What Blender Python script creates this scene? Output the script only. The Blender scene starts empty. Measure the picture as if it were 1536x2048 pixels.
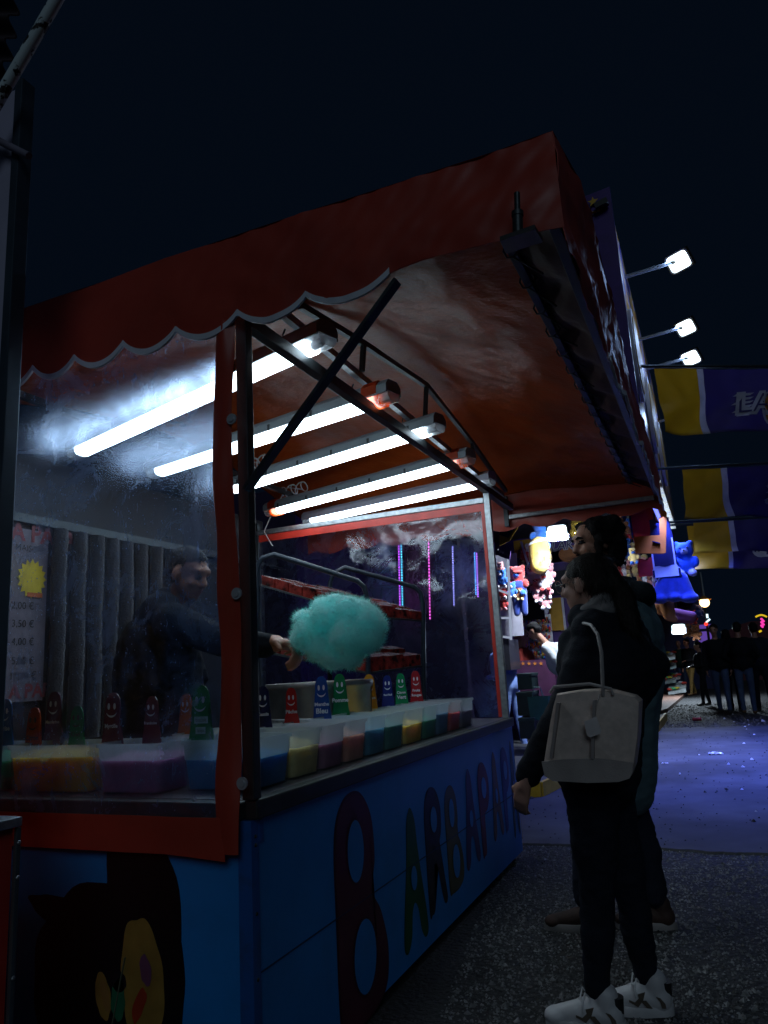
import bpy, bmesh, math, random
import numpy as np
from mathutils import Vector, Matrix, noise as mnoise
random.seed(7)
sc = bpy.context.scene
COL = sc.collection

# ------------------------------------------------------------------ camera
F, CX, CY = 1480.0, 768.0, 1024.0
CAMH = 1.3
def _n(v): return v.normalized()
def _d(u, v): return Vector(((u - CX) / F, -(v - CY) / F, -1.0))
_Z = _n(_d(370, -5900)); _B = _d(1432, 1302); _B = _n(_B - _Z * _B.dot(_Z)); _X = _B.cross(_Z)
ROT = Matrix((_X, _B, _Z))                       # camera vector -> world vector
CAM = Vector((0, 0, CAMH))
def ray(u, v): return ROT @ _d(u, v)
def aty(u, v, y):                                # the world point on the plane y = const seen at a photo pixel
    r = ray(u, v); return CAM + r * (y / r.y)
def atx(u, v, x):
    r = ray(u, v); return CAM + r * (x / r.x)
def atz(u, v, z):
    r = ray(u, v); return CAM + r * ((z - CAMH) / r.z)
cd = bpy.data.cameras.new('camera'); cam = bpy.data.objects.new('camera', cd); COL.objects.link(cam)
cam.matrix_world = Matrix.Translation(CAM) @ ROT.to_4x4()
cd.sensor_fit = 'VERTICAL'; cd.sensor_height = 36.0; cd.lens = 36.0 * F / 2048.0
cd.clip_start = 0.05; cd.clip_end = 500
sc.camera = cam

# ------------------------------------------------------------------ night sky, weak ambient, exposure
w = bpy.data.worlds.new('World'); sc.world = w; w.use_nodes = True
bg = w.node_tree.nodes['Background']; bg.inputs[0].default_value = (0.16, 0.42, 0.95, 1); bg.inputs[1].default_value = 0.0068
sd = bpy.data.lights.new('night_fill', 'SUN'); sd.energy = 0.20; sd.angle = math.radians(25); sd.color = (0.62, 0.82, 1.0)
so = bpy.data.objects.new('night_fill', sd); COL.objects.link(so)
so.rotation_euler = Vector((-0.30, 0.72, -0.45)).to_track_quat('-Z', 'Y').to_euler()
sc.view_settings.view_transform = 'Standard'; sc.view_settings.look = 'None'
sc.view_settings.exposure = 0; sc.view_settings.gamma = 1; sc.view_settings.use_curve_mapping = False
sc.render.engine = 'CYCLES'
cy = sc.cycles
cy.use_denoising = True
try: cy.denoiser = 'OPENIMAGEDENOISE'
except Exception: pass
cy.max_bounces = 8; cy.transparent_max_bounces = 16; cy.diffuse_bounces = 3; cy.glossy_bounces = 3
cy.sample_clamp_indirect = 4.0; cy.caustics_reflective = False; cy.caustics_refractive = False

# ------------------------------------------------------------------ materials
MATS = {}
def mat(name, col, rough=0.6, metal=0.0, var=0.18, vscale=8.0, bump=0.0, bscale=60.0, spec=0.5, sheen=0.0,
        emit=None, estr=0.0, trans=0.0, sub=0.0, bdist=0.01, alpha=1.0, detail=5.0, dirt=0.0, dcol=(.02, .02, .02), dscale=3.0):
    if name in MATS: return MATS[name]
    m = bpy.data.materials.new(name); m.use_nodes = True; MATS[name] = m
    nt = m.node_tree; b = nt.nodes['Principled BSDF']; L = nt.links.new
    tc = nt.nodes.new('ShaderNodeTexCoord')
    n = nt.nodes.new('ShaderNodeTexNoise'); n.inputs['Scale'].default_value = vscale; n.inputs['Detail'].default_value = detail
    L(tc.outputs['Object'], n.inputs['Vector'])
    r = nt.nodes.new('ShaderNodeValToRGB')
    c = Vector(col)
    r.color_ramp.elements[0].position = 0.3; r.color_ramp.elements[0].color = (*(c * (1 - var)), 1)
    r.color_ramp.elements[1].position = 0.7; r.color_ramp.elements[1].color = (*(c * (1 + var)), 1)
    L(n.outputs['Fac'], r.inputs['Fac'])
    out = r.outputs['Color']
    if dirt > 0:
        n2 = nt.nodes.new('ShaderNodeTexNoise'); n2.inputs['Scale'].default_value = dscale; n2.inputs['Detail'].default_value = 8
        n2.inputs['Roughness'].default_value = 0.7
        L(tc.outputs['Object'], n2.inputs['Vector'])
        r2 = nt.nodes.new('ShaderNodeValToRGB'); r2.color_ramp.elements[0].position = 0.5; r2.color_ramp.elements[1].position = 0.68
        r2.color_ramp.elements[1].color = (dirt, dirt, dirt, 1)
        L(n2.outputs['Fac'], r2.inputs['Fac'])
        mx = nt.nodes.new('ShaderNodeMix'); mx.data_type = 'RGBA'
        L(r2.outputs['Color'], mx.inputs[0]); L(out, mx.inputs[6]); mx.inputs[7].default_value = (*dcol, 1)
        out = mx.outputs[2]
    L(out, b.inputs['Base Color'])
    b.inputs['Roughness'].default_value = rough; b.inputs['Metallic'].default_value = metal
    b.inputs['Specular IOR Level'].default_value = spec
    if sheen: b.inputs['Sheen Weight'].default_value = sheen
    if trans: b.inputs['Transmission Weight'].default_value = trans
    if sub:
        b.inputs['Subsurface Weight'].default_value = sub; b.inputs['Subsurface Radius'].default_value = (0.02, 0.02, 0.02)
    if alpha < 1: b.inputs['Alpha'].default_value = alpha
    if emit:
        b.inputs['Emission Color'].default_value = (*emit, 1); b.inputs['Emission Strength'].default_value = estr
    if bump:
        nb = nt.nodes.new('ShaderNodeTexNoise'); nb.inputs['Scale'].default_value = bscale; nb.inputs['Detail'].default_value = 6
        L(tc.outputs['Object'], nb.inputs['Vector'])
        bp = nt.nodes.new('ShaderNodeBump'); bp.inputs['Strength'].default_value = bump; bp.inputs['Distance'].default_value = bdist
        L(nb.outputs['Fac'], bp.inputs['Height']); L(bp.outputs['Normal'], b.inputs['Normal'])
    return m

def emat(name, col, strength):
    if name in MATS: return MATS[name]
    m = bpy.data.materials.new(name); m.use_nodes = True; MATS[name] = m
    nt = m.node_tree; nt.nodes.clear()
    e = nt.nodes.new('ShaderNodeEmission'); o = nt.nodes.new('ShaderNodeOutputMaterial')
    e.inputs[0].default_value = (*col, 1); e.inputs[1].default_value = strength
    nt.links.new(e.outputs[0], o.inputs[0])
    return m

def clear_mat(name, tint=(1, 1, 1), haze=0.25, scratch=0.3, gloss=0.06, bump=0.2, bscale=9.0, hazecol=(.7, .75, .85), roughglow=0.12, bdist=0.02):
    """worn clear PVC: see-through film + rough see-through haze + dusty scratches + reflections of a crinkled skin"""
    m = bpy.data.materials.new(name); m.use_nodes = True; MATS[name] = m
    nt = m.node_tree; nt.nodes.clear(); N = nt.nodes.new; L = nt.links.new
    o = N('ShaderNodeOutputMaterial')
    tc = N('ShaderNodeTexCoord')
    tr = N('ShaderNodeBsdfTransparent'); tr.inputs[0].default_value = (*tint, 1)
    rf = N('ShaderNodeBsdfRefraction'); rf.inputs['IOR'].default_value = 1.14; rf.inputs['Roughness'].default_value = 0.55; rf.inputs[0].default_value = (.58, .72, 1, 1)
    df = N('ShaderNodeBsdfDiffuse'); df.inputs[0].default_value = (*hazecol, 1)
    tl = N('ShaderNodeBsdfTranslucent'); tl.inputs[0].default_value = (*hazecol, 1)
    dm = N('ShaderNodeMixShader'); dm.inputs[0].default_value = 0.7; L(df.outputs[0], dm.inputs[1]); L(tl.outputs[0], dm.inputs[2])
    gl = N('ShaderNodeBsdfGlossy'); gl.inputs['Roughness'].default_value = 0.12; gl.inputs[0].default_value = (.9, .93, 1, 1)
    nb = N('ShaderNodeTexNoise'); nb.inputs['Scale'].default_value = bscale; nb.inputs['Detail'].default_value = 4; nb.inputs['Distortion'].default_value = 1.2
    L(tc.outputs['Object'], nb.inputs['Vector'])
    bp = N('ShaderNodeBump'); bp.inputs['Strength'].default_value = bump; bp.inputs['Distance'].default_value = bdist
    L(nb.outputs['Fac'], bp.inputs['Height']); L(bp.outputs['Normal'], gl.inputs['Normal'])
    # smears
    n1 = N('ShaderNodeTexNoise'); n1.inputs['Scale'].default_value = 4.5; n1.inputs['Detail'].default_value = 9; n1.inputs['Roughness'].default_value = 0.72; n1.inputs['Distortion'].default_value = 0.8
    L(tc.outputs['Object'], n1.inputs['Vector'])
    r1 = N('ShaderNodeValToRGB'); r1.color_ramp.elements[0].position = 0.42; r1.color_ramp.elements[1].position = 0.78
    L(n1.outputs['Fac'], r1.inputs['Fac'])
    # fine scratches and specks
    mp = N('ShaderNodeMapping'); mp.inputs['Scale'].default_value = (70, 70, 12); mp.inputs['Rotation'].default_value = (0, 0.5, 0)
    L(tc.outputs['Object'], mp.inputs['Vector'])
    n2 = N('ShaderNodeTexNoise'); n2.inputs['Scale'].default_value = 1.0; n2.inputs['Detail'].default_value = 6; n2.inputs['Roughness'].default_value = 0.8
    L(mp.outputs[0], n2.inputs['Vector'])
    r2 = N('ShaderNodeValToRGB'); r2.color_ramp.elements[0].position = 0.60; r2.color_ramp.elements[1].position = 0.72
    L(n2.outputs['Fac'], r2.inputs['Fac'])
    vo = N('ShaderNodeTexVoronoi'); vo.inputs['Scale'].default_value = 55; L(tc.outputs['Object'], vo.inputs['Vector'])
    r3 = N('ShaderNodeValToRGB'); r3.color_ramp.elements[0].position = 0.05; r3.color_ramp.elements[0].color = (1, 1, 1, 1)
    r3.color_ramp.elements[1].position = 0.13; r3.color_ramp.elements[1].color = (0, 0, 0, 1)
    L(vo.outputs['Distance'], r3.inputs['Fac'])
    def math_(op, a, b):
        x = N('ShaderNodeMath'); x.operation = op
        for i, q in enumerate((a, b)):
            if isinstance(q, (int, float)): x.inputs[i].default_value = q
            else: L(q, x.inputs[i])
        return x.outputs[0]
    dust = math_('ADD', math_('MULTIPLY', r1.outputs[0], haze), math_('MULTIPLY', math_('MULTIPLY', r2.outputs[0], r1.outputs[0]), scratch))
    dust = math_('ADD', dust, math_('MULTIPLY', math_('MULTIPLY', r3.outputs[0], r1.outputs[0]), scratch * 1.6))
    dust = math_('MINIMUM', dust, 0.85)
    a = N('ShaderNodeMixShader'); L(math_('MULTIPLY', math_('ADD', math_('MULTIPLY', r1.outputs[0], 1.1), .45), roughglow + 0.0) if False else math_('MINIMUM', math_('ADD', math_('MULTIPLY', math_('ADD', math_('MULTIPLY', r1.outputs[0], 1.1), .45), roughglow), math_('MULTIPLY', math_('ADD', r2.outputs[0], r3.outputs[0]), math_('ADD', math_('MULTIPLY', r1.outputs[0], .55), .12))), .92), a.inputs[0]); L(tr.outputs[0], a.inputs[1]); L(rf.outputs[0], a.inputs[2])
    b = N('ShaderNodeMixShader'); L(dust, b.inputs[0]); L(a.outputs[0], b.inputs[1]); L(dm.outputs[0], b.inputs[2])
    c = N('ShaderNodeMixShader'); c.inputs[0].default_value = gloss; L(b.outputs[0], c.inputs[1]); L(gl.outputs[0], c.inputs[2])
    L(c.outputs[0], o.inputs[0])
    return m

# ------------------------------------------------------------------ mesh helpers
def link(o): COL.objects.link(o); return o
class MB:
    def __init__(s): s.v = []; s.f = []; s.m = []; s.k = 0
    def add(s, vs, fs, k=None):
        n = len(s.v); s.v += [tuple(v) for v in vs]; s.f += [tuple(i + n for i in f) for f in fs]; s.m += [s.k if k is None else k] * len(fs); return s
    def box(s, lo, hi, k=None):
        (x0, y0, z0), (x1, y1, z1) = lo, hi
        v = [(x0, y0, z0), (x1, y0, z0), (x1, y1, z0), (x0, y1, z0), (x0, y0, z1), (x1, y0, z1), (x1, y1, z1), (x0, y1, z1)]
        return s.add(v, [(0, 3, 2, 1), (4, 5, 6, 7), (0, 1, 5, 4), (1, 2, 6, 5), (2, 3, 7, 6), (3, 0, 4, 7)], k)
    def bbox(s, lo, hi, b=0.004, k=None):                 # bevelled box
        bm = bmesh.new(); bmesh.ops.create_cube(bm, size=1)
        for q in bm.verts: q.co = Vector([(lo[i] + hi[i]) / 2 + q.co[i] * (hi[i] - lo[i]) for i in range(3)])
        bmesh.ops.bevel(bm, geom=bm.edges[:] , offset=b, segments=2, affect='EDGES', profile=0.6)
        bm.verts.index_update(); s.add([q.co[:] for q in bm.verts], [[q.index for q in f.verts] for f in bm.faces], k); bm.free(); return s
    def obox(s, a, b, wx, wz, up=(0, 0, 1), k=None):      # bar with rectangular section from a to b
        a, b = Vector(a), Vector(b); d = (b - a).normalized(); u = Vector(up)
        sx = d.cross(u)
        if sx.length < 1e-4: sx = d.cross(Vector((1, 0, 0)))
        sx.normalize(); sz = sx.cross(d).normalized()
        v = [p + sx * (i * wx / 2) + sz * (j * wz / 2) for p in (a, b) for i, j in ((-1, -1), (1, -1), (1, 1), (-1, 1))]
        return s.add(v, [(0, 1, 2, 3), (7, 6, 5, 4), (0, 4, 5, 1), (1, 5, 6, 2), (2, 6, 7, 3), (3, 7, 4, 0)], k)
    def tube(s, pts, r, n=10, k=None, caps=True):
        pts = [Vector(p) for p in pts]; rs = r if isinstance(r, (list, tuple)) else [r] * len(pts)
        base = len(s.v); up = None; vs = []
        for i, p in enumerate(pts):
            d = (pts[min(i + 1, len(pts) - 1)] - pts[max(i - 1, 0)])
            d = d.normalized() if d.length > 1e-9 else Vector((0, 0, 1))
            if up is None:
                up = d.orthogonal().normalized()
            up = (up - d * up.dot(d))
            up = up.normalized() if up.length > 1e-6 else d.orthogonal().normalized()
            q = d.cross(up)
            vs += [p + (up * math.cos(t) + q * math.sin(t)) * rs[i] for t in [2 * math.pi * j / n for j in range(n)]]
        fs = [(i * n + j, i * n + (j + 1) % n, (i + 1) * n + (j + 1) % n, (i + 1) * n + j) for i in range(len(pts) - 1) for j in range(n)]
        if caps: fs += [tuple(range(n - 1, -1, -1)), tuple((len(pts) - 1) * n + j for j in range(n))]
        return s.add(vs, fs, k)
    def lathe(s, c, prof, n=32, k=None):
        c = Vector(c); vs = [c + Vector((r * math.cos(2 * math.pi * j / n), r * math.sin(2 * math.pi * j / n), z)) for r, z in prof for j in range(n)]
        fs = [(i * n + j, i * n + (j + 1) % n, (i + 1) * n + (j + 1) % n, (i + 1) * n + j) for i in range(len(prof) - 1) for j in range(n)]
        return s.add(vs, fs, k)
    def ell(s, c, r, n=16, m=10, M=None, k=None):
        c = Vector(c); r = (r, r, r) if isinstance(r, (int, float)) else r; vs = []
        for i in range(m + 1):
            t = math.pi * i / m
            for j in range(n):
                p = Vector((math.sin(t) * math.cos(2 * math.pi * j / n) * r[0], math.sin(t) * math.sin(2 * math.pi * j / n) * r[1], math.cos(t) * r[2]))
                vs.append(c + (M @ p if M else p))
        fs = [(i * n + j, (i + 1) * n + j, (i + 1) * n + (j + 1) % n, i * n + (j + 1) % n) for i in range(m) for j in range(n)]
        return s.add(vs, fs, k)
    def prism(s, poly, o, ux, uy, thick, k=None):         # polygon in the plane o + ux,uy, given thickness along ux x uy
        o, ux, uy = Vector(o), Vector(ux), Vector(uy); nn = ux.cross(uy).normalized() * thick; n = len(poly)
        a = [o + ux * x + uy * y for x, y in poly]
        bm = bmesh.new(); va = [bm.verts.new(p) for p in a]; vb = [bm.verts.new(p + nn) for p in a]
        bm.faces.new(va[::-1]); bm.faces.new(vb)
        for i in range(n): bm.faces.new((va[i], va[(i + 1) % n], vb[(i + 1) % n], vb[i]))
        bmesh.ops.triangulate(bm, faces=[f for f in bm.faces if len(f.verts) > 4])
        bm.verts.index_update(); s.add([q.co[:] for q in bm.verts], [[q.index for q in f.verts] for f in bm.faces], k); bm.free(); return s
    def grid(s, fn, nu, nv, k=None, thick=None):
        vs = [Vector(fn(i / nu, j / nv)) for i in range(nu + 1) for j in range(nv + 1)]
        fs = [(i * (nv + 1) + j, (i + 1) * (nv + 1) + j, (i + 1) * (nv + 1) + j + 1, i * (nv + 1) + j + 1) for i in range(nu) for j in range(nv)]
        if thick:
            t = Vector(thick); n = len(vs)
            v2 = [v + t for v in vs]; f2 = [tuple(n + q for q in f[::-1]) for f in fs]
            rim = [i * (nv + 1) for i in range(nu + 1)] + [nu * (nv + 1) + j for j in range(1, nv + 1)] + [i * (nv + 1) + nv for i in range(nu - 1, -1, -1)] + [j for j in range(nv - 1, 0, -1)]
            f3 = [(rim[(i + 1) % len(rim)], rim[i], n + rim[i], n + rim[(i + 1) % len(rim)]) for i in range(len(rim))]
            return s.add(vs + v2, fs + f2 + f3, k)
        return s.add(vs, fs, k)
    def build(s, name, m, parent=None, smooth=False, mods=None, label=None):
        me = bpy.data.meshes.new(name); off = parent_loc(parent)
        me.from_pydata([tuple(Vector(v) - off) for v in s.v], [], s.f); me.update()
        for q in (m if isinstance(m, (list, tuple)) else [m]): me.materials.append(q)
        if any(s.m):
            me.polygons.foreach_set('material_index', s.m)
        if smooth:
            me.polygons.foreach_set('use_smooth', [True] * len(me.polygons))
            try: me.set_sharp_from_angle(angle=math.radians(smooth if smooth is not True else 40))
            except Exception: pass
        o = bpy.data.objects.new(name, me); link(o)
        if parent: o.parent = parent
        if label: o['label'] = label
        return o
def parent_loc(p):
    v = Vector((0, 0, 0))
    while p is not None: v += p.location; p = p.parent
    return v
def tag(o, label=None, cat=None, group=None, kind=None):
    if label: o['label'] = label
    if cat: o['category'] = cat
    if group: o['group'] = group
    if kind: o['kind'] = kind
    return o
def thing(name, label, cat, loc=(0, 0, 0), group=None):
    o = bpy.data.objects.new(name, None); o.location = loc; link(o); o.empty_display_size = 0.1
    return tag(o, label, cat, group)
def copy_tree(o, parent=None):
    c = o.copy(); link(c); c.parent = parent
    for ch in list(o.children): copy_tree(ch, c)
    return c
def text_verts(body, size=1.0, offset=0.0, shear=0.0, res=3, spacing=1.0, align='CENTER'):
    cu = bpy.data.curves.new('t', 'FONT'); cu.body = body; cu.size = size; cu.offset = offset; cu.shear = shear; cu.resolution_u = res
    cu.align_x = align; cu.align_y = 'CENTER'; cu.space_character = spacing; cu.fill_mode = 'FRONT'; cu.extrude = 0
    o = bpy.data.objects.new('t', cu); link(o); dg = bpy.context.evaluated_depsgraph_get()
    me = bpy.data.meshes.new_from_object(o.evaluated_get(dg)); vs = [v.co.copy() for v in me.vertices]; fs = [tuple(p.vertices) for p in me.polygons]
    bpy.data.objects.remove(o); bpy.data.meshes.remove(me); bpy.data.curves.remove(cu)
    return vs, fs
def text_part(name, body, o, ux, uy, size, m, parent, offset=0.0, shear=0.0, warp=None, sx=1.0, sy=1.0, thick=0.0, spacing=1.0):
    vs, fs = text_verts(body, size, offset, shear, spacing=spacing)
    o, ux, uy = Vector(o), Vector(ux), Vector(uy); nn = ux.cross(uy).normalized()
    P = [(warp(v.x * sx, v.y * sy) if warp else o + ux * v.x * sx + uy * v.y * sy) for v in vs]
    mb = MB(); mb.add(P, fs)
    return mb.build(name, m, parent)
def fnoise(p, s, seed=0.0): return mnoise.noise(Vector((p[0] * s + seed, p[1] * s + seed * 1.7, p[2] * s - seed)))

# -------- organic bodies: tapered capsules and ellipsoids fused into one continuous surface, coloured by zone
def cap_mesh(mb, a, b, ra, rb, n=14):
    a, b = Vector(a), Vector(b); d = b - a; L = d.length; d = d.normalized() if L > 1e-6 else Vector((0, 0, 1))
    pts, rs = [], []
    for t in (1.0, 0.92, 0.7, 0.38): pts.append(a - d * ra * t); rs.append(ra * math.sqrt(max(1 - t * t, 0.0004)))
    pts.append(a); rs.append(ra); pts.append(a + d * L * 0.5); rs.append((ra + rb) / 2); pts.append(b); rs.append(rb)
    for t in (0.38, 0.7, 0.92, 1.0): pts.append(b + d * rb * t); rs.append(rb * math.sqrt(max(1 - t * t, 0.0004)))
    mb.tube(pts, rs, n)
def blob(name, prims, mats, parent=None, vox=0.012, smooth=3, wrinkle=0.0, wscale=14.0, seed=0.0, label=None, fuzz=None):
    """prims: ('c', p0, p1, r0, r1, zone) or ('e', centre, radii, zone[, 3x3])"""
    mb = MB()
    for p in prims:
        if p[0] == 'c': cap_mesh(mb, p[1], p[2], p[3], p[4])
        else: mb.ell(p[1], p[2], 16, 12, p[4] if len(p) > 4 else None)
    tmp = mb.build('tmp', mats[0] if mats else None)
    r = tmp.modifiers.new('r', 'REMESH'); r.mode = 'VOXEL'; r.voxel_size = vox
    if smooth:
        q = tmp.modifiers.new('s', 'SMOOTH'); q.factor = 0.5; q.iterations = smooth
    dg = bpy.context.evaluated_depsgraph_get(); dg.update()
    me = bpy.data.meshes.new_from_object(tmp.evaluated_get(dg)); old = tmp.data
    bpy.data.objects.remove(tmp); bpy.data.meshes.remove(old)
    N = len(me.vertices); co = np.empty(N * 3); me.vertices.foreach_get('co', co); co = co.reshape(-1, 3)
    if wrinkle:
        nr = np.empty(N * 3); me.vertices.foreach_get('normal', nr); nr = nr.reshape(-1, 3)
        d = np.array([fnoise(c, wscale, seed) + 0.5 * fnoise((c[0], c[1], c[2] * 2.2), wscale * 2.1, seed + 3) for c in co])
        zs = zones(prims, co)
        wr = np.array([1.0 if (p[5] if p[0] == 'c' else p[3]) > 0 or len(mats) == 1 else 0.0 for p in prims])[zs]
        co = co + nr * (d * wrinkle * wr)[:, None]
    off = np.array(parent_loc(parent)); me.vertices.foreach_set('co', (co - off).ravel())
    me.materials.clear()
    for m in mats: me.materials.append(m)
    if len(mats) > 1:
        F_ = len(me.polygons); ce = np.empty(F_ * 3); me.polygons.foreach_get('center', ce); ce = ce.reshape(-1, 3) + off
        zi = np.array([(p[5] if p[0] == 'c' else p[3]) for p in prims])[zones(prims, ce)]
        me.polygons.foreach_set('material_index', zi.astype(np.int32))
    me.polygons.foreach_set('use_smooth', [True] * len(me.polygons)); me.update(); me.name = name
    o = bpy.data.objects.new(name, me); link(o)
    if parent: o.parent = parent
    if label: o['label'] = label
    return o
def zones(prims, co):
    best = np.full(len(co), 1e9); z = np.zeros(len(co), int)
    for i, p in enumerate(prims):
        if p[0] == 'c':
            a, b = np.array(p[1]), np.array(p[2]); d = b - a; t = np.clip(((co - a) @ d) / max(d @ d, 1e-9), 0, 1)
            s = np.linalg.norm(co - a - t[:, None] * d, axis=1) - (p[3] + (p[4] - p[3]) * t)
        else:
            r = np.array(p[2] if not isinstance(p[2], (int, float)) else (p[2],) * 3, float); q = co - np.array(p[1])
            if len(p) > 4: q = q @ np.array(p[4])
            k = np.linalg.norm(q / r, axis=1); s = (k - 1) * r.min()
        m = s < best; best[m] = s[m]; z[m] = i
    return z

# ------------------------------------------------------------------ palette
def clearish(name, col, a, rough=.35):
    if name in MATS: return MATS[name]
    m = bpy.data.materials.new(name); m.use_nodes = True; MATS[name] = m; nt = m.node_tree; nt.nodes.clear(); N = nt.nodes.new; L = nt.links.new
    o = N('ShaderNodeOutputMaterial'); tr = N('ShaderNodeBsdfTransparent'); tr.inputs[0].default_value = (.93, .95, .96, 1)
    d = N('ShaderNodeBsdfDiffuse'); d.inputs[0].default_value = (*col, 1); t = N('ShaderNodeBsdfTranslucent'); t.inputs[0].default_value = (*col, 1)
    g_ = N('ShaderNodeBsdfGlossy'); g_.inputs['Roughness'].default_value = rough
    m1 = N('ShaderNodeMixShader'); m1.inputs[0].default_value = .6; L(d.outputs[0], m1.inputs[1]); L(t.outputs[0], m1.inputs[2])
    m2 = N('ShaderNodeMixShader'); m2.inputs[0].default_value = a; L(tr.outputs[0], m2.inputs[1]); L(m1.outputs[0], m2.inputs[2])
    m3 = N('ShaderNodeMixShader'); m3.inputs[0].default_value = .05; L(m2.outputs[0], m3.inputs[1]); L(g_.outputs[0], m3.inputs[2])
    L(m3.outputs[0], o.inputs[0]); return m
RED = mat('red_vinyl', (.42, .050, .028), .42, var=.10, vscale=2.5, bump=.10, bscale=5, bdist=.02, dirt=.35, dcol=(.14, .02, .015), dscale=2.2)
REDIN = mat('red_vinyl_inside', (.42, .068, .010), .30, var=.35, vscale=2.2, bump=.35, bscale=34, bdist=.010, spec=.12)
WHITE = mat('white_webbing', (.62, .64, .70), .6, var=.06)
STEEL = mat('dark_steel', (.045, .055, .06), .45, .6, bump=.1, bscale=200, dirt=.4, dcol=(.02, .02, .02))
GALV = mat('galvanised_steel', (.34, .36, .38), .42, .8, var=.25, vscale=35, bump=.08, bscale=90)
BLUE = mat('blue_paint', (.012, .25, .70), .38, var=.16, vscale=1.2, bump=.05, bscale=30, dirt=.35, dcol=(.010, .15, .40), dscale=1.5)
BLUEF = mat('blue_trim_paint', (.015, .13, .46), .35, .2, var=.12, vscale=3, dirt=.5, dcol=(.05, .09, .15), dscale=9)
DARK = mat('black_plastic', (.012, .013, .015), .5)
COUNTER = mat('worn_counter_metal', (.22, .23, .25), .38, .7, var=.25, vscale=9, dirt=.5, dcol=(.06, .05, .05), dscale=7)

# ------------------------------------------------------------------ ground
g = MB(); 
def gfn(u, v):
    x = -60 + 120 * u; y = -6 + 150 * v; return (x, y, 0)
g.box((-60, -20, -.3), (60, 140, 0.0))
ASPH = mat('coarse_asphalt', (.026, .026, .028), .8, var=.55, vscale=55, bump=1.0, bscale=38, bdist=.04, detail=10, dirt=.6, dcol=(.07, .068, .066), dscale=80)
tag(g.build('ground', ASPH), kind='structure')
# smooth tarmac sheet laid over the coarse ground, with a ragged near edge
SHEET = mat('smooth_tarmac', (.085, .085, .092), .8, spec=.2, var=.14, vscale=3, bump=.12, bscale=120, bdist=.004, dirt=.35, dcol=(.055, .055, .06), dscale=5)
def sheet():
    mb = MB(); n = 420; near = []; far = []
    for i in range(n + 1):
        x = -3.2 + 11 * i / n
        y = 5.66 + (x + 1.4) * 0.0 + .035 * mnoise.noise(Vector((x * 3, 0, 0))) + .022 * mnoise.noise(Vector((x * 11, 3, 0))) + .012 * mnoise.noise(Vector((x * 40, 3, 1)))
        y -= .05 * max(0, x + .6)
        near.append((x, y)); far.append((x, 14.6 + .4 * mnoise.noise(Vector((x * 2, 9, 0))) + .2 * mnoise.noise(Vector((x * 8, 9, 0)))))
    vs = []
    for k in range(n + 1):
        (x, y), (x2, y2) = near[k], far[k]
        vs += [(x, y - .008, .001), (x, y, .016), (x2, y2, .012), (x2, y2 + .02, .001)]
    fs = [(4 * k + j, 4 * k + 4 + j, 4 * k + 5 + j, 4 * k + 1 + j) for k in range(n) for j in range(3)]
    mb.add(vs, fs); return tag(mb.build('road', SHEET), kind='structure')
sheet()
def stones(name, n, region, rs, m, zb=0.0):
    mb = MB(); V = []; Fc = []
    for i in range(n):
        x, y = region(); r = random.uniform(*rs) * (1 if random.random() < .93 else 1.8); a = random.random() * 6.28
        h = r * random.uniform(.5, 1.1); b = len(V)
        ks = [a + j * 1.571 + random.uniform(-.5, .5) for j in range(4)]
        V += [(x + r * math.cos(t), y + r * math.sin(t), zb - .001) for t in ks] + [(x + r * .4 * random.uniform(-1, 1), y + r * .4 * random.uniform(-1, 1), zb + h)]
        Fc += [(b, b + 1, b + 4), (b + 1, b + 2, b + 4), (b + 2, b + 3, b + 4), (b + 3, b, b + 4)]
    mb.add(V, Fc); return tag(mb.build(name, m), kind='stuff')
def reg1():
    y = 1.6 + 4.1 * random.random() ** 1.0; return random.uniform(-1.35, 2.2) * (.5 + .12 * y), y
def stain(m, sc, lo, hi):
    nt = m.node_tree; b = nt.nodes['Principled BSDF']; src = b.inputs['Base Color'].links[0].from_socket; tc = [n_ for n_ in nt.nodes if n_.type == 'TEX_COORD'][0]
    n_ = nt.nodes.new('ShaderNodeTexNoise'); n_.inputs['Scale'].default_value = sc; n_.inputs['Detail'].default_value = 6; nt.links.new(tc.outputs['Object'], n_.inputs['Vector'])
    r_ = nt.nodes.new('ShaderNodeValToRGB'); r_.color_ramp.elements[0].position = .38; r_.color_ramp.elements[1].position = .62; r_.color_ramp.elements[0].color = (lo, lo, lo, 1); r_.color_ramp.elements[1].color = (hi, hi, hi, 1); nt.links.new(n_.outputs['Fac'], r_.inputs['Fac'])
    x = nt.nodes.new('ShaderNodeMix'); x.data_type = 'RGBA'; x.blend_type = 'MULTIPLY'; x.inputs[0].default_value = 1; nt.links.new(src, x.inputs[6]); nt.links.new(r_.outputs['Color'], x.inputs[7]); nt.links.new(x.outputs[2], b.inputs['Base Color'])
stain(ASPH, 1.7, .55, 1.25); stain(SHEET, .9, .6, 1.15)
STONE = mat('grey_chippings', (.15, .15, .15), .5, var=.98, vscale=24, bump=.3)
stones('gravel', 42000, reg1, (.003, .0095), STONE)
stones('grit', 900, lambda: (random.uniform(-2.4, 2.6), 5.75 + 8 * random.random() ** 1.3), (.006, .014), mat('dark_grit', (.03, .03, .032), .8), .015)
stones('far_gravel', 7000, lambda: (random.uniform(-3, 4.5), random.uniform(14.4, 21)), (.008, .022), mat('pale_chippings', (.10, .092, .085), .7, var=.8, vscale=10))
stones('paper_scraps', 70, lambda: (random.uniform(-1.5, 3.0), random.uniform(6.2, 19)), (.012, .03), mat('pale_paper', (.6, .6, .62), .8), .017)

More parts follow.
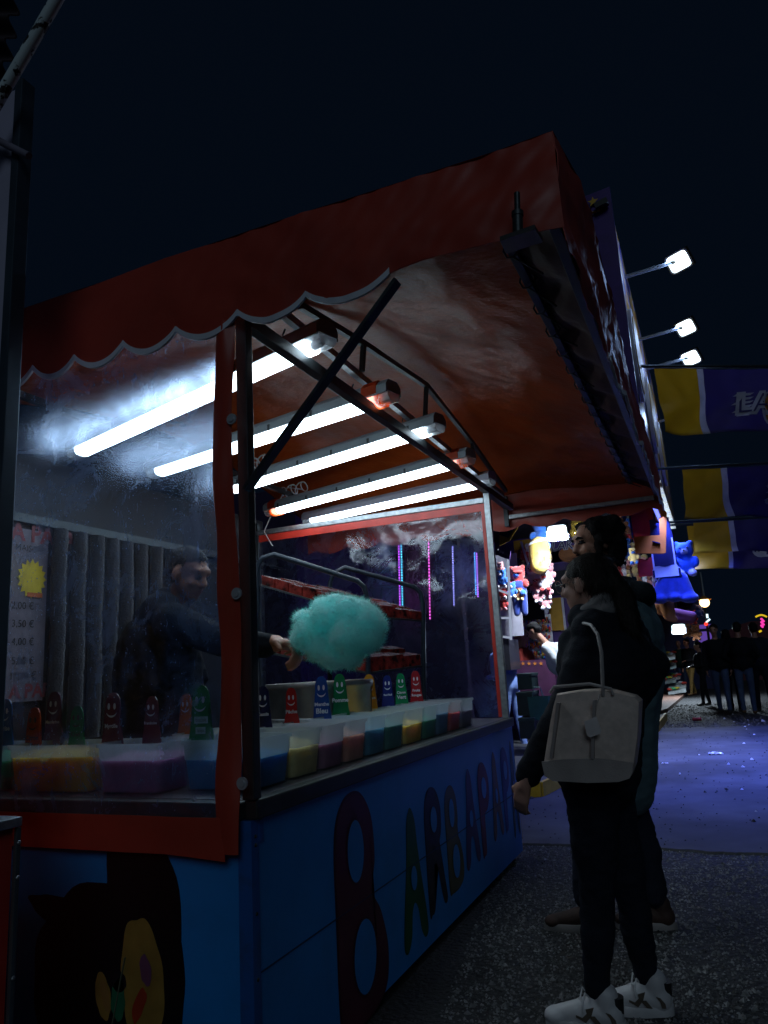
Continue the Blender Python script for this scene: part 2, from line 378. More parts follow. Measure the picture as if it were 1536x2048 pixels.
# ------------------------------------------------------------------ candy-floss stall: the kiosk itself
X0, Y0, Y1, XB = -1.383, 2.05, 5.17, -3.4
stall = thing('kiosk', 'blue candy floss stall with red canopy and clear plastic side windows', 'market stall', (-2.4, 3.6, 0))
MB().box((XB, Y0 + .02, .06), (X0 - .02, Y1 + .1, .24)).build('floor', mat('grey_floor', (.08, .08, .085), .6), stall)
fp = MB(); fp.box((X0 - .02, Y0 + .035, .05), (X0, 5.30, .868)); front = fp.build('front_panel', BLUE, stall)
MB().box((X0 - .021, 2.09, .43), (X0 + .0025, 5.30, .434)).build('panel_seam', mat('seam_dark', (.006, .04, .12), .6), front)
lp = MB(); lp.box((-2.62, Y0, .05), (X0 - .045, Y0 + .02, .77)); lp.box((-2.62, Y0 + .003, .77), (X0 - .045, Y0 + .02, .868)); side = lp.build('side_panel', BLUE, stall)
ep = MB(); ep.box((XB, 5.28, .05), (X0 - .02, 5.30, .868)); ep.build('end_panel', BLUE, stall)
# rounded far corner
rc = MB()
# aluminium corner trims
ct = MB(); ct.box((X0 - .045, Y0 - .004, .04), (X0 + .004, Y0 + .036, .868)); tr = ct.build('corner_trim', BLUEF, stall)
for z in (.82, .795, .60, .42, .2):
    bl = MB(); bl.ell((X0 + .004, Y0 + .018, z), (.004, .006, .006), 8, 6); bl.build('bolt', STEEL, tr)
MB().box((X0 + .0005, Y0 + .037, .80), (X0 + .006, Y0 + .062, .862)).build('bracket', BLUEF, stall)
# counter: slab, dark edge rail
cs = MB(); cs.bbox((-2.05, Y0 + .03, .898), (X0 - .028, 5.28, .926), .003); cs.build('counter_top', COUNTER, stall)
cs = MB(); cs.bbox((-2.85, Y0 + .028, .8975), (-2.052, 2.46, .9255), .003); cs.build('counter_top', COUNTER, stall)
MB().bbox((-2.66, 3.35, .88), (-2.055, 5.2, .94), .004).build('work_table', COUNTER, stall)
MB().bbox((X0 - .026, Y0 + .005, .870), (X0 + .022, 5.285, .928), .006).build('counter_rail', STEEL, stall)
MB().bbox((-2.62, Y0 - .022, .872), (X0 - .028, Y0 + .026, .924), .006).build('counter_rail', mat('grey_green_rail', (.10, .12, .12), .45, .5), stall)
# posts and beams
MB().bbox((X0 - .022, Y0 - .01, .93), (X0 + .022, Y0 + .03, 2.56), .004).build('corner_post', STEEL, stall)
MB().bbox((X0 - .022, Y1 - .02, .93), (X0 + .022, Y1 + .02, 2.56), .004).build('far_post', GALV, stall)
MB().bbox((XB, Y0 - .01, .93), (XB + .045, Y0 + .03, 2.56), .004).build('back_post', STEEL, stall)
MB().bbox((XB, Y1 - .02, .93), (XB + .045, Y1 + .02, 2.56), .004).build('back_post', STEEL, stall)
MB().bbox((X0 - .022, Y0 - .012, 2.525), (X0 + .022, 5.9, 2.575), .004).build('front_beam', STEEL, stall)
MB().bbox((XB, Y1 - .02, 2.455), (X0 - .024, Y1 + .02, 2.495), .004).build('end_beam', GALV, stall)
st = MB(); st.obox(aty(795, 562, 2.0), aty(493, 980, 2.0), .012, .04, (0, 1, 0)); st.build('stay_bar', STEEL, stall)
# back wall with paper menu board
MB().box((XB - .03, 2.0, .2), (XB, 5.3, 2.6)).build('back_wall', mat('charcoal_lining', (.006, .007, .012), .7, var=.3, vscale=3), stall)
MB().bbox((XB + .005, 2.05, 2.20), (XB + .04, 5.15, 2.25), .003).build('curtain_rail', STEEL, stall)

# lamp truss inside the canopy
tr_ = MB()
ch = [atx(*p, -1.39) for p in [(600, 611), (728, 688), (853, 771), (945, 886), (1012, 982)]]
for a, b in zip(ch, ch[1:]): tr_.obox(a, b, .026, .03)
tr_.build('roof_truss', STEEL, stall)
tb = MB(); tb.obox(atx(560, 622, -1.42), atx(1005, 990, -1.42), .03, .035); tb.build('lamp_bar', GALV, stall)
for (a, b) in [((727, 690), (724, 742)), ((853, 772), (850, 842)), ((945, 888), (944, 930))]:
    q = MB(); q.obox(atx(*a, -1.385), atx(*b, -1.385), .022, .022); q.build('truss_stub', STEEL, stall)
tb = MB(); tb.obox((-2.95, 2.1, 2.72), (-2.95, 5.1, 2.72), .03, .035); tb.build('lamp_bar', STEEL, stall)

# lettering painted on the front panel (flat print, plain letters)
LET = [('B', 2.80, .44, .43, .80, (.20, .028, .07)), ('A', 3.33, .29, .39, .56, (.010, .17, .05)), ('R', 3.63, .27, .44, .54, (.006, .007, .010)),
       ('B', 3.92, .25, .43, .50, (.20, .17, .05)), ('A', 4.22, .26, .47, .50, (.09, .05, .21)), ('P', 4.50, .24, .47, .50, (.28, .03, .05)),
       ('A', 4.76, .23, .50, .50, (.30, .16, .06)), ('P', 5.01, .21, .50, .50, (.03, .06, .50)), ('A', 5.20, .17, .47, .60, (.012, .10, .11))]
def spline(pts, k=6):
    n = len(pts); out = []
    for i in range(n):
        p0, p1, p2, p3 = [Vector((*pts[(i + q) % n], 0)) for q in (-1, 0, 1, 2)]
        for t in [j / k for j in range(k)]:
            q = .5 * ((2 * p1) + (p2 - p0) * t + (2 * p0 - 5 * p1 + 4 * p2 - p3) * t * t + (3 * p1 - p0 - 3 * p2 + p3) * t ** 3); out.append((q.x, q.y))
    return out
def oval(x, y, rx, ry, n=28): return [(x + rx * math.cos(6.2832 * j / n), y + ry * math.sin(6.2832 * j / n)) for j in range(n)]
SHAPES = {'B': ([(-.46, -.46), (-.48, 0), (-.46, .34), (-.28, .48), (.02, .49), (.24, .36), (.28, .16), (.20, .02), (.36, -.10), (.47, -.28), (.40, -.44), (.1, -.5), (-.3, -.5)], [(-.10, .24, .16, .14), (0, -.24, .22, .16)]),
          'A': ([(0, .5), (.16, .40), (.22, .2), (.30, 0), (.44, -.3), (.47, -.46), (.34, -.5), (.2, -.42), (.12, -.26), (0, -.2), (-.12, -.26), (-.2, -.42), (-.34, -.5), (-.47, -.46), (-.44, -.3), (-.30, 0), (-.22, .2), (-.16, .40)], [(0, -.02, .12, .09)]),
          'R': ([(-.44, -.48), (-.46, 0), (-.42, .36), (-.2, .5), (.14, .48), (.36, .32), (.34, .12), (.22, 0), (.34, -.22), (.46, -.46), (.32, -.5), (.2, -.4), (.04, -.16), (-.1, -.14), (-.16, -.3), (-.2, -.48), (-.32, -.5)], [(-.02, .24, .16, .11)]),
          'P': ([(-.40, -.48), (-.44, 0), (-.42, .34), (-.2, .49), (.16, .47), (.42, .30), (.40, .08), (.18, -.04), (-.04, -.08), (-.08, -.3), (-.12, -.48), (-.26, -.5)], [(0, .22, .20, .12)])}
for i, (c, y, wd, zc, h, col) in enumerate(LET):
    body, holes = SHAPES[c]; body = spline(body)
    LP = lambda pts, dx: [(X0 + dx, y + px * wd, zc + py * h) for px, py in pts]
    def face(pts, dx, name, m, par):
        bm = bmesh.new(); f = bm.faces.new([bm.verts.new(p) for p in LP(pts, dx)]); bmesh.ops.triangulate(bm, faces=[f]); bm.verts.index_update()
        q = MB(); q.add([v.co[:] for v in bm.verts], [[v.index for v in ff.verts] for ff in bm.faces]); bm.free(); return q.build(name, m, par)
    edge = mat('letter_edge_%d' % i, tuple(q * .3 for q in col), .45)
    face([(px * 1.06, py * 1.025) for px, py in body], .0012, 'letter_outline', edge, front)
    o = face(body, .0024, 'letter', mat('letter_paint_%d' % i, tuple(q * .55 for q in col), .45, var=.25, vscale=4), front); o['label'] = 'painted letter ' + c
    for hx, hy, rx, ry in holes:
        face(oval(hx, hy, rx * 1.12, ry * 1.08), .0036, 'hole_outline', edge, o); face(oval(hx, hy, rx, ry), .0048, 'hole', BLUE, o)
# side panel painting: dark rounded splash with a painter's palette
def disc(mb, c, rx, rz, y, rot=0.0, wob=0.0, n=48, seed=0):
    pts = []
    for j in range(n):
        t = 2 * math.pi * j / n; r = 1 + wob * mnoise.noise(Vector((math.cos(t) * 1.7 + seed, math.sin(t) * 1.7, seed)))
        px, pz = rx * r * math.cos(t), rz * r * math.sin(t)
        pts.append((c[0] + px * math.cos(rot) - pz * math.sin(rot), y, c[1] + px * math.sin(rot) + pz * math.cos(rot)))
    mb.add(pts, [tuple(range(n))])
def spx(u, v): p = aty(u, v, Y0); return (p.x, p.z)
mb = MB(); disc(mb, spx(215, 1985), .33, .34, Y0 - .0013, .1, .16, 64, 3); disc(mb, spx(285, 1800), .14, .20, Y0 - .0016, .5, .25, 48, 5); disc(mb, spx(150, 1840), .20, .055, Y0 - .0019, -.25, .3, 48, 6); disc(mb, spx(300, 1900), .13, .35, Y0 - .0022, 0, .12, 48, 6)
mb.build('dark_splash', mat('black_paint', (.004, .005, .007), .45), side)
mb = MB(); disc(mb, spx(285, 1965), .085, .19, Y0 - .003, .12, .12, 64, 8); disc(mb, spx(207, 1990), .032, .07, Y0 - .0032, .2, .15, 40, 2); mb.build('palette_shape', mat('ochre_paint', (.30, .19, .04), .5, var=.25, vscale=9), side)
for (u, v, rx, rz, rot, col) in [(293, 1940, .022, .045, .2, (.16, .06, .12)), (280, 2010, .02, .055, -.4, (.35, .04, .015)), (238, 2000, .03, .06, 0, (.01, .14, .07)), (240, 1962, .03, .032, 0, (.005, .006, .01)), (212, 1990, .016, .05, .3, (.3, .17, .05))]:
    mb = MB(); disc(mb, spx(u, v), rx, rz, Y0 - .0045, rot, .2, 32, u); mb.build('paint_spot', mat('spot_%d' % u, col, .5), side)
mb = MB(); mb.obox(aty(225, 2048, Y0 - .006), aty(250, 1915, Y0 - .006), .002, .007, (0, 1, 0)); mb.build('brush_handle', mat('brush_paint', (.16, .18, .12), .5), side)

# ------------------------------------------------------------------ red canopy
VY = 1.99                                              # plane of the near valance
can = thing('canopy', 'large red vinyl canopy with scalloped white trimmed edge over the candy stall', 'canopy', (-1.4, 4, 2.7))
XO, YF, XL = -.235, 6.25, -3.5
def vault(x, y):                                        # the roof rises from its edges to a rounded ridge over the counter
    return .36 * max(0, math.cos((y - 4.1) / 2.25 * math.pi / 2)) ** 1.15 * min(1, max(0, (-.45 - x) / .85)) ** .9
ZT = lambda x, y: 2.80 + .017 * (x + 2.4) - .012 * (y - 2) + .012 * mnoise.noise(Vector((x * 2, y * 2, 0))) + 1.05 * vault(x, y)
bulge = lambda y: max(0, min(1, (y - 2.0) / .25)) * max(0, min(1, (4.2 - y) / 1.6))
top = MB(); top.grid(lambda u, v: (XL + (XO - XL) * u + (.036 * bulge(VY + (YF - VY) * v) if u > .99 else 0), VY + (YF - VY) * v, ZT(XL + (XO - XL) * u, VY + (YF - VY) * v)), 40, 50)
top.build('top_sheet', RED, can, True)
def wob(a, b, s=1.0):                                  # vinyl wrinkles, deeper towards the outer corner
    return s * (.012 * mnoise.noise(Vector((a * 2.3, b * 4, 1.3))) + .007 * mnoise.noise(Vector((a * 7 + b * 6, b * 9, 4))) + .004 * mnoise.noise(Vector((a * 19 - b * 14, b * 12, 9))))
CUSP = [-2.78, -2.555, -2.33, -2.115, -1.87, -1.625, -1.36, -1.09, -.785]
def vbot(x):
    base = 2.548 - .011 * (x + 2.3)
    for a, b in zip(CUSP, CUSP[1:]):
        if a <= x <= b:
            t = (x - a) / (b - a); return base - .060 * (1 - (2 * t - 1) ** 2) ** .9
    if x < CUSP[0]: return base
    return base + (.012 - .03 * (x + .785)) * min(1, (x + .785) / .1)
def vfn(x, v):
    t = (x - XL) / (XO - XL); s = .4 + 1.7 * max(0, t - .45)
    z = ZT(x, VY) * (1 - v) + vbot(x) * v
    return (x, VY + wob(x, z, s) - .012 * math.sin(v * 3.1), z)
nv = MB(); nv.grid(lambda u, v: vfn(XL + (XO - XL) * u, v), 300, 24, thick=(0, .003, 0))
near_val = nv.build('near_valance', RED, can, 60)
tm = MB()
def trimfn(u, v):
    x = CUSP[0] + (CUSP[-1] - CUSP[0]) * u; p = vfn(x, 1.0); return (p[0], p[1] - .004, p[2] + .018 - .022 * v)
tm.grid(trimfn, 320, 1, thick=(0, .010, 0)); tm.build('scallop_trim', WHITE, near_val, 60)
# outer valance (faces the walkway) and far valance
ov = MB(); ov.grid(lambda u, v: (XO + wob(VY + (YF - VY) * u, v, 1.2) + .036 * (1 - v) * bulge(VY + (YF - VY) * u), VY + (YF - VY) * u,
      ZT(XO, VY + (YF - VY) * u) * (1 - v) + (2.52 - .012 * (YF - VY) * u - .045 * abs(math.sin((VY + (YF - VY) * u) * 7.2))) * v), 160, 14, thick=(-.003, 0, 0))
oval = ov.build('outer_valance', RED, can, 60)
tm = MB(); 
def tf(u, v):
    y = 2.9 + (YF - 2.9) * u
    return (XO + .006 + wob(y, 1, 1.2), y, 2.52 - .012 * (y - VY) - .045 * abs(math.sin(y * 7.2)) + .016 - .022 * v)
tm.grid(tf, 200, 1, thick=(-.012, 0, 0)); tm.build('scallop_trim', WHITE, oval, 60)
fv = MB(); fv.grid(lambda u, v: (XL + (XO - XL) * u, YF + wob(XL + (XO - XL) * u, v + 5, 1.0),
      ZT(XL + (XO - XL) * u, YF) * (1 - v) + (2.47 - .05 * abs(math.sin((XL + (XO - XL) * u) * 9.2))) * v), 140, 12, thick=(0, .003, 0))
fv.build('far_valance', RED, can, 60)
# ceiling sheet (under-side), sags a little
cs = MB()
def cfn(u, v):
    x = XL + .1 + (-.45 - XL - .1) * u; y = VY + .06 + (YF - VY - .12) * v
    return (x, y, 2.69 + vault(x, y) + .03 * mnoise.noise(Vector((x * 1.1, y * .9, 3))) + .012 * mnoise.noise(Vector((x * 5, y * 3, 7))) + .005 * mnoise.noise(Vector((x * 16, y * 9, 7))))
cs.grid(cfn, 120, 160); cs.build('ceiling_sheet', REDIN, can, True)
# laced edge: bar, dark cloth gusset, ties, outer frame
MB().bbox((-.465, VY + .05, 2.655), (-.435, YF - .1, 2.69), .004).build('lacing_bar', STEEL, can)
gc = MB(); gc.grid(lambda u, v: (-.445 + .165 * u, VY + .05 + (YF - VY - .1) * v, 2.695 - .09 * u + .02 * math.sin(v * 60) * math.sin(u * 3.1) + .012 * mnoise.noise(Vector((u * 4, v * 30, 0)))), 10, 180)
gc.build('gusset_cloth', mat('dark_red_cloth', (.055, .016, .016), .7, bump=.3, bscale=30), can, True)
MB().bbox((-.285, VY + .03, 2.545), (-.25, YF - .05, 2.60), .004).build('outer_frame', mat('grey_green_tube', (.10, .115, .105), .4, .6, dirt=.3), can)
MB().bbox((-1.50, YF - .06, 2.515), (-.29, YF - .025, 2.55), .004).build('end_frame', GALV, can)
q = MB(); q.bbox((-1.52, YF - .07, 2.45), (-1.48, YF - .03, 2.72), .004); q.build('end_bracket', STEEL, can)
# hip bars from the stall's far post corner to the canopy end frame
q = MB(); q.obox((-1.40, Y1, 2.55), (-1.5, YF - .05, 2.62), .03, .03); q.build('corner_bar', STEEL, can)
for i in range(17):
    y = VY + .3 + i * .235
    q = MB(); q.tube([(-.45 + .03 * math.cos(t), y + .008 * math.sin(t * 2), 2.675 + .03 * math.sin(t)) for t in [j * .785 for j in range(9)]], .004, 6)
    q.tube([(-.45, y, 2.645), (-.37, y + .09, 2.60 + random.uniform(-.01, .02))], .0035, 6)
    q.build('lacing_tie', STEEL, can)
# jack plate and pin at the outer near corner
jb = MB(); a, b, c, d = [aty(u, v, y) for u, v, y in ((1000, 482, 1.87), (1070, 458, 1.87), (1086, 484, 1.99), (1012, 508, 1.99))]
jz = [Vector(p) for p in (a, b, c, d)]; jb.add(jz + [p + Vector((0, 0, .014)) for p in jz], [(3, 2, 1, 0), (4, 5, 6, 7), (0, 1, 5, 4), (1, 2, 6, 5), (2, 3, 7, 6), (3, 0, 4, 7)])
plate = jb.build('jack_plate', DARK, can)
pb = aty(1036, 468, 1.90); pm = aty(1035, 428, 1.90); pt = aty(1034, 386, 1.90)
pn = MB(); pn.tube([pb, pm], .015, 12); pn.tube([pm, pt], .0085, 12); pn.tube([pm - (pt - pm) * .12, pm + (pt - pm) * .1], .017, 12); pn.build('jack_pin', STEEL, plate, True)

# ------------------------------------------------------------------ fluorescent lamps
TUBE = emat('lit_diffuser', (.70, .88, 1.0), 11.0)
HOUS = mat('grey_lamp_housing', (.22, .27, .30), .5, var=.1)
HOUSL = mat('lilac_lamp_housing', (.36, .35, .42), .5, var=.08)
CLEAR = mat('clear_end_cap', (.75, .78, .8), .25, alpha=.55)
TAPE = clearish('orange_red_tape', (.80, .09, .012), .93)
LAMPS = [((655, 670), (150, 903), 'topmost fluorescent lamp nearest the scalloped edge', HOUS, 0), ((787, 785), (305, 943), 'second fluorescent lamp with orange tape on its right end', HOUS, 1),
         ((880, 848), (455, 978), 'middle fluorescent lamp hanging without tape above the crossing bars', HOUS, 0), ((942, 914), (537, 1022), 'fluorescent lamp with orange tape on both ends', HOUS, 3),
         ((985, 958), (612, 1040), 'lowest fluorescent lamp in a pale lilac housing with clips', HOUSL, 0)]
for i, (a, b, lab, hm, tape) in enumerate(LAMPS):
    z = 2.615
    A, B = atz(*a, z), atz(*b, z); d = (B - A).normalized(); s = d.cross(Vector((0, 0, 1))).normalized(); L = (B - A).length
    t = thing('fluorescent_lamp', lab, 'lamp', (A + B) / 2 + Vector((0, 0, .05)), 'fluorescent lamps under the canopy')
    P = lambda k, x, zz: A + d * k + s * x + Vector((0, 0, zz))
    def sect(k0, k1, prof, name, m, sm=False):
        mb = MB(); n = len(prof); mb.add([P(k, x, zz) for k in (k0, k1) for x, zz in prof], [(j, (j + 1) % n, n + (j + 1) % n, n + j) for j in range(n)] + [tuple(range(n))[::-1], tuple(range(n, 2 * n))])
        return mb.build(name, m, t, sm)
    hp = [(-.062, -.010), (-.06, .035), (-.035, .062), (.035, .062), (.06, .035), (.062, -.010), (.0535, -.010), (.0535, .001), (-.0535, .001), (-.0535, -.010)]
    dp = [(-.048, -.001), (-.046, -.026), (-.034, -.041), (-.014, -.047), (.014, -.047), (.034, -.041), (.046, -.026), (.048, -.001)]
    sect(0, L, hp, 'housing', hm)
    sect(.085, L - .085, dp, 'diffuser', TUBE)
    sect(.0, .083, dp, 'end_cap', CLEAR); sect(L - .083, L, dp, 'end_cap', CLEAR)
    for e in (0, 1):                                   # lamp-holder seen inside each clear end
        k = .05 if e == 0 else L - .05; mb = MB(); mb.tube([P(k - .02, 0, -.02), P(k + .03, 0, -.02)], .018, 10); mb.build('lamp_holder', WHITE, t, True)
    big = [(x * 1.09, zz * 1.09 + (.003 if zz > 0 else -.003)) for x, zz in ([(-.06, .0), (-.06, .035), (-.035, .062), (.035, .062), (.06, .035), (.06, .0)] + dp[::-1])]
    for e in (0, 1):
        if tape >> e & 1: sect(*( (.06, .15) if e == 0 else (L - .14, L - .06)), big, 'tape_band', TAPE)
    for k in range(6):
        kk = .18 + (L - .36) * k / 5; mb = MB()
        mb.obox(P(kk, .061, -.012), P(kk, .061, .022), .005, .016, d); mb.obox(P(kk, -.061, -.012), P(kk, -.061, .022), .005, .016, d)
        mb.build('clip', STEEL if hm is HOUS else HOUSL, t)
    for kk in (.25, L - .3):
        mb = MB(); mb.tube([P(kk, 0, .06), P(kk + .01, 0, .09), P(kk - .005, 0, .115)], .004, 6); mb.build('hanging_hook', STEEL, t)
    if i in (2, 3):
        mb = MB(); kk = L - .45
        pts = [P(kk + .10 * math.cos(q * .5) * .3 + q * .009, .035 * math.cos(q), .12 + .04 * math.sin(q)) for q in [j * .5 for j in range(60)]]
        mb.tube(pts, .005, 6); mb.tube([P(L - .4, .0, .1), P(L - .2, .03, .16), P(L - .02, .04, .02), P(L + .06, 0, -.16), P(L + .02, .05, -.28)], .005, 6)
        mb.build('power_cord', mat('white_cord', (.5, .5, .52), .5), t, True)

# ------------------------------------------------------------------ plastic windows
PVC = clear_mat('worn_clear_plastic', (.80, .86, .95), haze=.11, scratch=1.1, gloss=.05, bump=.25, bscale=5, roughglow=.31, hazecol=(.22, .38, .85))
PVC2 = clear_mat('crinkled_clear_plastic', (.78, .82, .95), haze=.03, scratch=.25, gloss=.06, bump=.16, bscale=3.0, roughglow=.42, bdist=.05, hazecol=(.45, .5, .85))
win = thing('plastic_window', 'scratched clear plastic window framed in red vinyl on the left side of the stall', 'window', (-1.9, 2.03, 1.7), 'clear plastic windows of the candy stall')
def wx(z): return -1.470 + .010 * math.sin(z * 5.1 + .6) + .006 * math.sin(z * 11)
def bx_(z): return -1.388 + .009 * math.sin(z * 4.3 + 2) + .012 * mnoise.noise(Vector((z * 2.2, 0, 0)))
YW = 2.012
mb = MB(); mb.grid(lambda u, v: (-2.75 + (wx(.88 + 1.66 * v) + 2.75 + .01) * u, YW + .006 * mnoise.noise(Vector((u * 3, v * 4, 0))) , .885 + 1.66 * v), 40, 60); mb.build('clear_sheet', PVC, win, True)
mb = MB(); mb.grid(lambda u, v: (wx(.78 + 1.77 * v) * (1 - u) + bx_(.78 + 1.77 * v) * u, YW - .005 + .018 * mnoise.noise(Vector((u * 1.2, v * 7, 5))) - .012 * math.sin(u * 3.1), .78 + 1.77 * v), 12, 120, thick=(0, .002, 0)); mb.build('red_border', RED, win, True)
mb = MB(); mb.grid(lambda u, v: (-2.62 + (1.165 + .012 * (1 - v)) * u, YW - .009 + .006 * mnoise.noise(Vector((u * 4, v, 2))) - .02 * (1 - v) * max(0, u - .75), .772 - .012 * max(0, u - .8) * 5 * (1 - v) + .112 * v), 60, 8, thick=(0, .002, 0)); mb.build('red_skirt', RED, win, True)
for (u, v) in ((463, 838), (473, 1187), (484, 1567)):
    p = aty(u, v, YW - .022); mb = MB()
    for rr, yy in ((.019, 0), (.011, -.004)):
        mb.tube([(p.x, p.y + yy + .004, p.z), (p.x, p.y + yy - .002, p.z)], rr, 18)
    mb.build('snap_fastener', mat('nickel_snap', (.5, .52, .55), .25, .3), win, True)
win2 = thing('plastic_window', 'crinkled clear plastic end wall with bright red edging beside the far post', 'window', (-2.4, Y1, 1.7), 'clear plastic windows of the candy stall')
mb = MB(); mb.grid(lambda u, v: (-3.35 + 1.935 * u, Y1 + .012 * mnoise.noise(Vector((u * 6, v * 5, 1))) + .006 * mnoise.noise(Vector((u * 17, v * 11, 1))), .94 + 1.48 * v), 50, 50); mb.build('clear_sheet', PVC2, win2, True)
BRED = mat('bright_red_edging', (.55, .035, .02), .4, bump=.2, bscale=12)
mb = MB(); mb.box((-3.35, Y1 - .014, 2.395), (-1.408, Y1 - .009, 2.452)); mb.build('red_edging', BRED, win2)
mb = MB(); mb.box((-1.432, Y1 - .016, .94), (-1.408, Y1 - .010, 2.394)); mb.build('red_edging', BRED, win2)

# ------------------------------------------------------------------ bins of coloured sugar
BINM = clearish('cloudy_tub_plastic', (.62, .70, .74), .40); BINW = clearish('tub_plastic_on_sugar', (.66, .74, .78), .10)
def rrect(x0, x1, y0, y1, r, n=4):
    pts = []
    for cx_, cy_, a0 in ((x1 - r, y1 - r, 0), (x0 + r, y1 - r, 90), (x0 + r, y0 + r, 180), (x1 - r, y0 + r, 270)):
        for k in range(n + 1):
            t = math.radians(a0 + 90 * k / n); pts.append((cx_ + r * math.cos(t), cy_ + r * math.sin(t)))
    return pts
def loft(mb, rings, closed_bottom=True, cap_top=False):
    n = len(rings[0]); mb.add([p for r in rings for p in r], [(i * n + j, i * n + (j + 1) % n, (i + 1) * n + (j + 1) % n, (i + 1) * n + j) for i in range(len(rings) - 1) for j in range(n)]
        + ([tuple(range(n))[::-1]] if closed_bottom else []) + ([tuple((len(rings) - 1) * n + j for j in range(n))] if cap_top else []))
def sugar_tub(x0, x1, y0, y1, col, lab, fill=.62, h=.170):
    z0 = .9268; cx_, cy_ = (x0 + x1) / 2, (y0 + y1) / 2
    t = thing('sugar_tub', lab, 'tub', (cx_, cy_, z0), 'tubs of coloured sugar on the counter')
    def ring(z, s, r=.028): return [(cx_ + (x - cx_) * s, cy_ + (y - cy_) * s, z) for x, y in rrect(x0, x1, y0, y1, r)]
    sc_ = lambda q: .90 + .055 * (q - .06) / .86
    mb = MB(); loft(mb, [ring(z0, .87), ring(z0 + h * .06, .90), ring(z0 + h * fill, sc_(fill))]); mb.build('tub_wall', BINW, t, 30)
    mb = MB(); loft(mb, [ring(z0 + h * fill + .0004, sc_(fill)), ring(z0 + h * .92, .955), ring(z0 + h * .92, 1.0), ring(z0 + h, 1.0), ring(z0 + h, .955), ring(z0 + h * fill + .0004, sc_(fill) - .012)], False); mb.build('tub_rim', BINM, t, 30)
    mb = MB(); zt = z0 + h * fill
    rings = [[(p[0], p[1], z0 + .006) for p in ring(0, .845)], [(p[0], p[1], zt + .010 * mnoise.noise(Vector((p[0] * 9, p[1] * 9, 2)))) for p in ring(0, .915)],
             [(p[0], p[1], zt + .012 + .016 * mnoise.noise(Vector((p[0] * 12, p[1] * 12, 2)))) for p in ring(0, .7)], [(p[0], p[1], zt + .02 + .02 * mnoise.noise(Vector((p[0] * 12, p[1] * 12, 5)))) for p in ring(0, .35)]]
    loft(mb, rings, True, True); mb.build('sugar', sugar_mat('sugar_' + lab, col), t, 50)
    return t
def sugar_mat(nm, col):
    m = mat(nm, tuple(min(.95, q * 1.1) for q in col), .8, var=.12, vscale=30, bump=.5, bscale=300, bdist=.002, sub=1.0); b = m.node_tree.nodes['Principled BSDF']
    b.inputs['Subsurface Radius'].default_value = (.07, .07, .07); b.inputs['Subsurface Scale'].default_value = 1.0; return m
SUG = [('bright blue sugar tub at the front corner of the counter', (.03, .22, .50)), ('cream yellow sugar tub next to the corner blue tub', (.62, .52, .22)), ('mauve sugar tub between the cream one and the salmon one', (.30, .12, .20)),
       ('salmon pink sugar tub right of the mauve one', (.60, .24, .18)), ('deep teal blue sugar tub right of the salmon one', (.05, .22, .34)), ('dark green sugar tub left of the golden yellow one', (.05, .20, .17)),
       ('golden yellow sugar tub in the middle of the front row', (.72, .46, .07)), ('bottle green sugar tub right of the golden yellow one', (.04, .22, .12)), ('slate blue sugar tub left of the crimson one', (.08, .18, .28)),
       ('crimson sugar tub second from the far end of the row', (.50, .07, .07)), ('grey purple sugar tub at the far end of the row', (.17, .14, .19))]
YB = [2.19, 2.452, 2.68, 2.885, 3.10, 3.315, 3.54, 3.81, 4.02, 4.23, 4.45, 4.70]
for i, (lab, col) in enumerate(SUG):
    sugar_tub(-1.78, -1.452, YB[i] + .004, YB[i + 1] - .004, col, lab, random.uniform(.55, .68))
for x0, x1, col, lab in ((-2.095, -1.79, (.36, .13, .28), 'pale mauve sugar tub behind the window, left of the corner tub'), (-2.54, -2.105, (.80, .42, .004), 'wide amber yellow sugar tub behind the plastic window'), (-2.82, -2.55, (.03, .38, .20), 'green sugar tub at the left edge of the photo')):
    sugar_tub(x0, x1, 2.115, 2.345, col, lab, .74 if 'amber' in lab else .66)
for y0, y1, col, lab in ((2.46, 2.70, (.62, .25, .15), 'peach sugar tub in the back row behind the window'), (2.72, 2.95, (.70, .60, .2), 'lemon sugar tub in the back row behind the corner post'),):
    sugar_tub(-2.04, -1.80, y0, y1, col, lab)
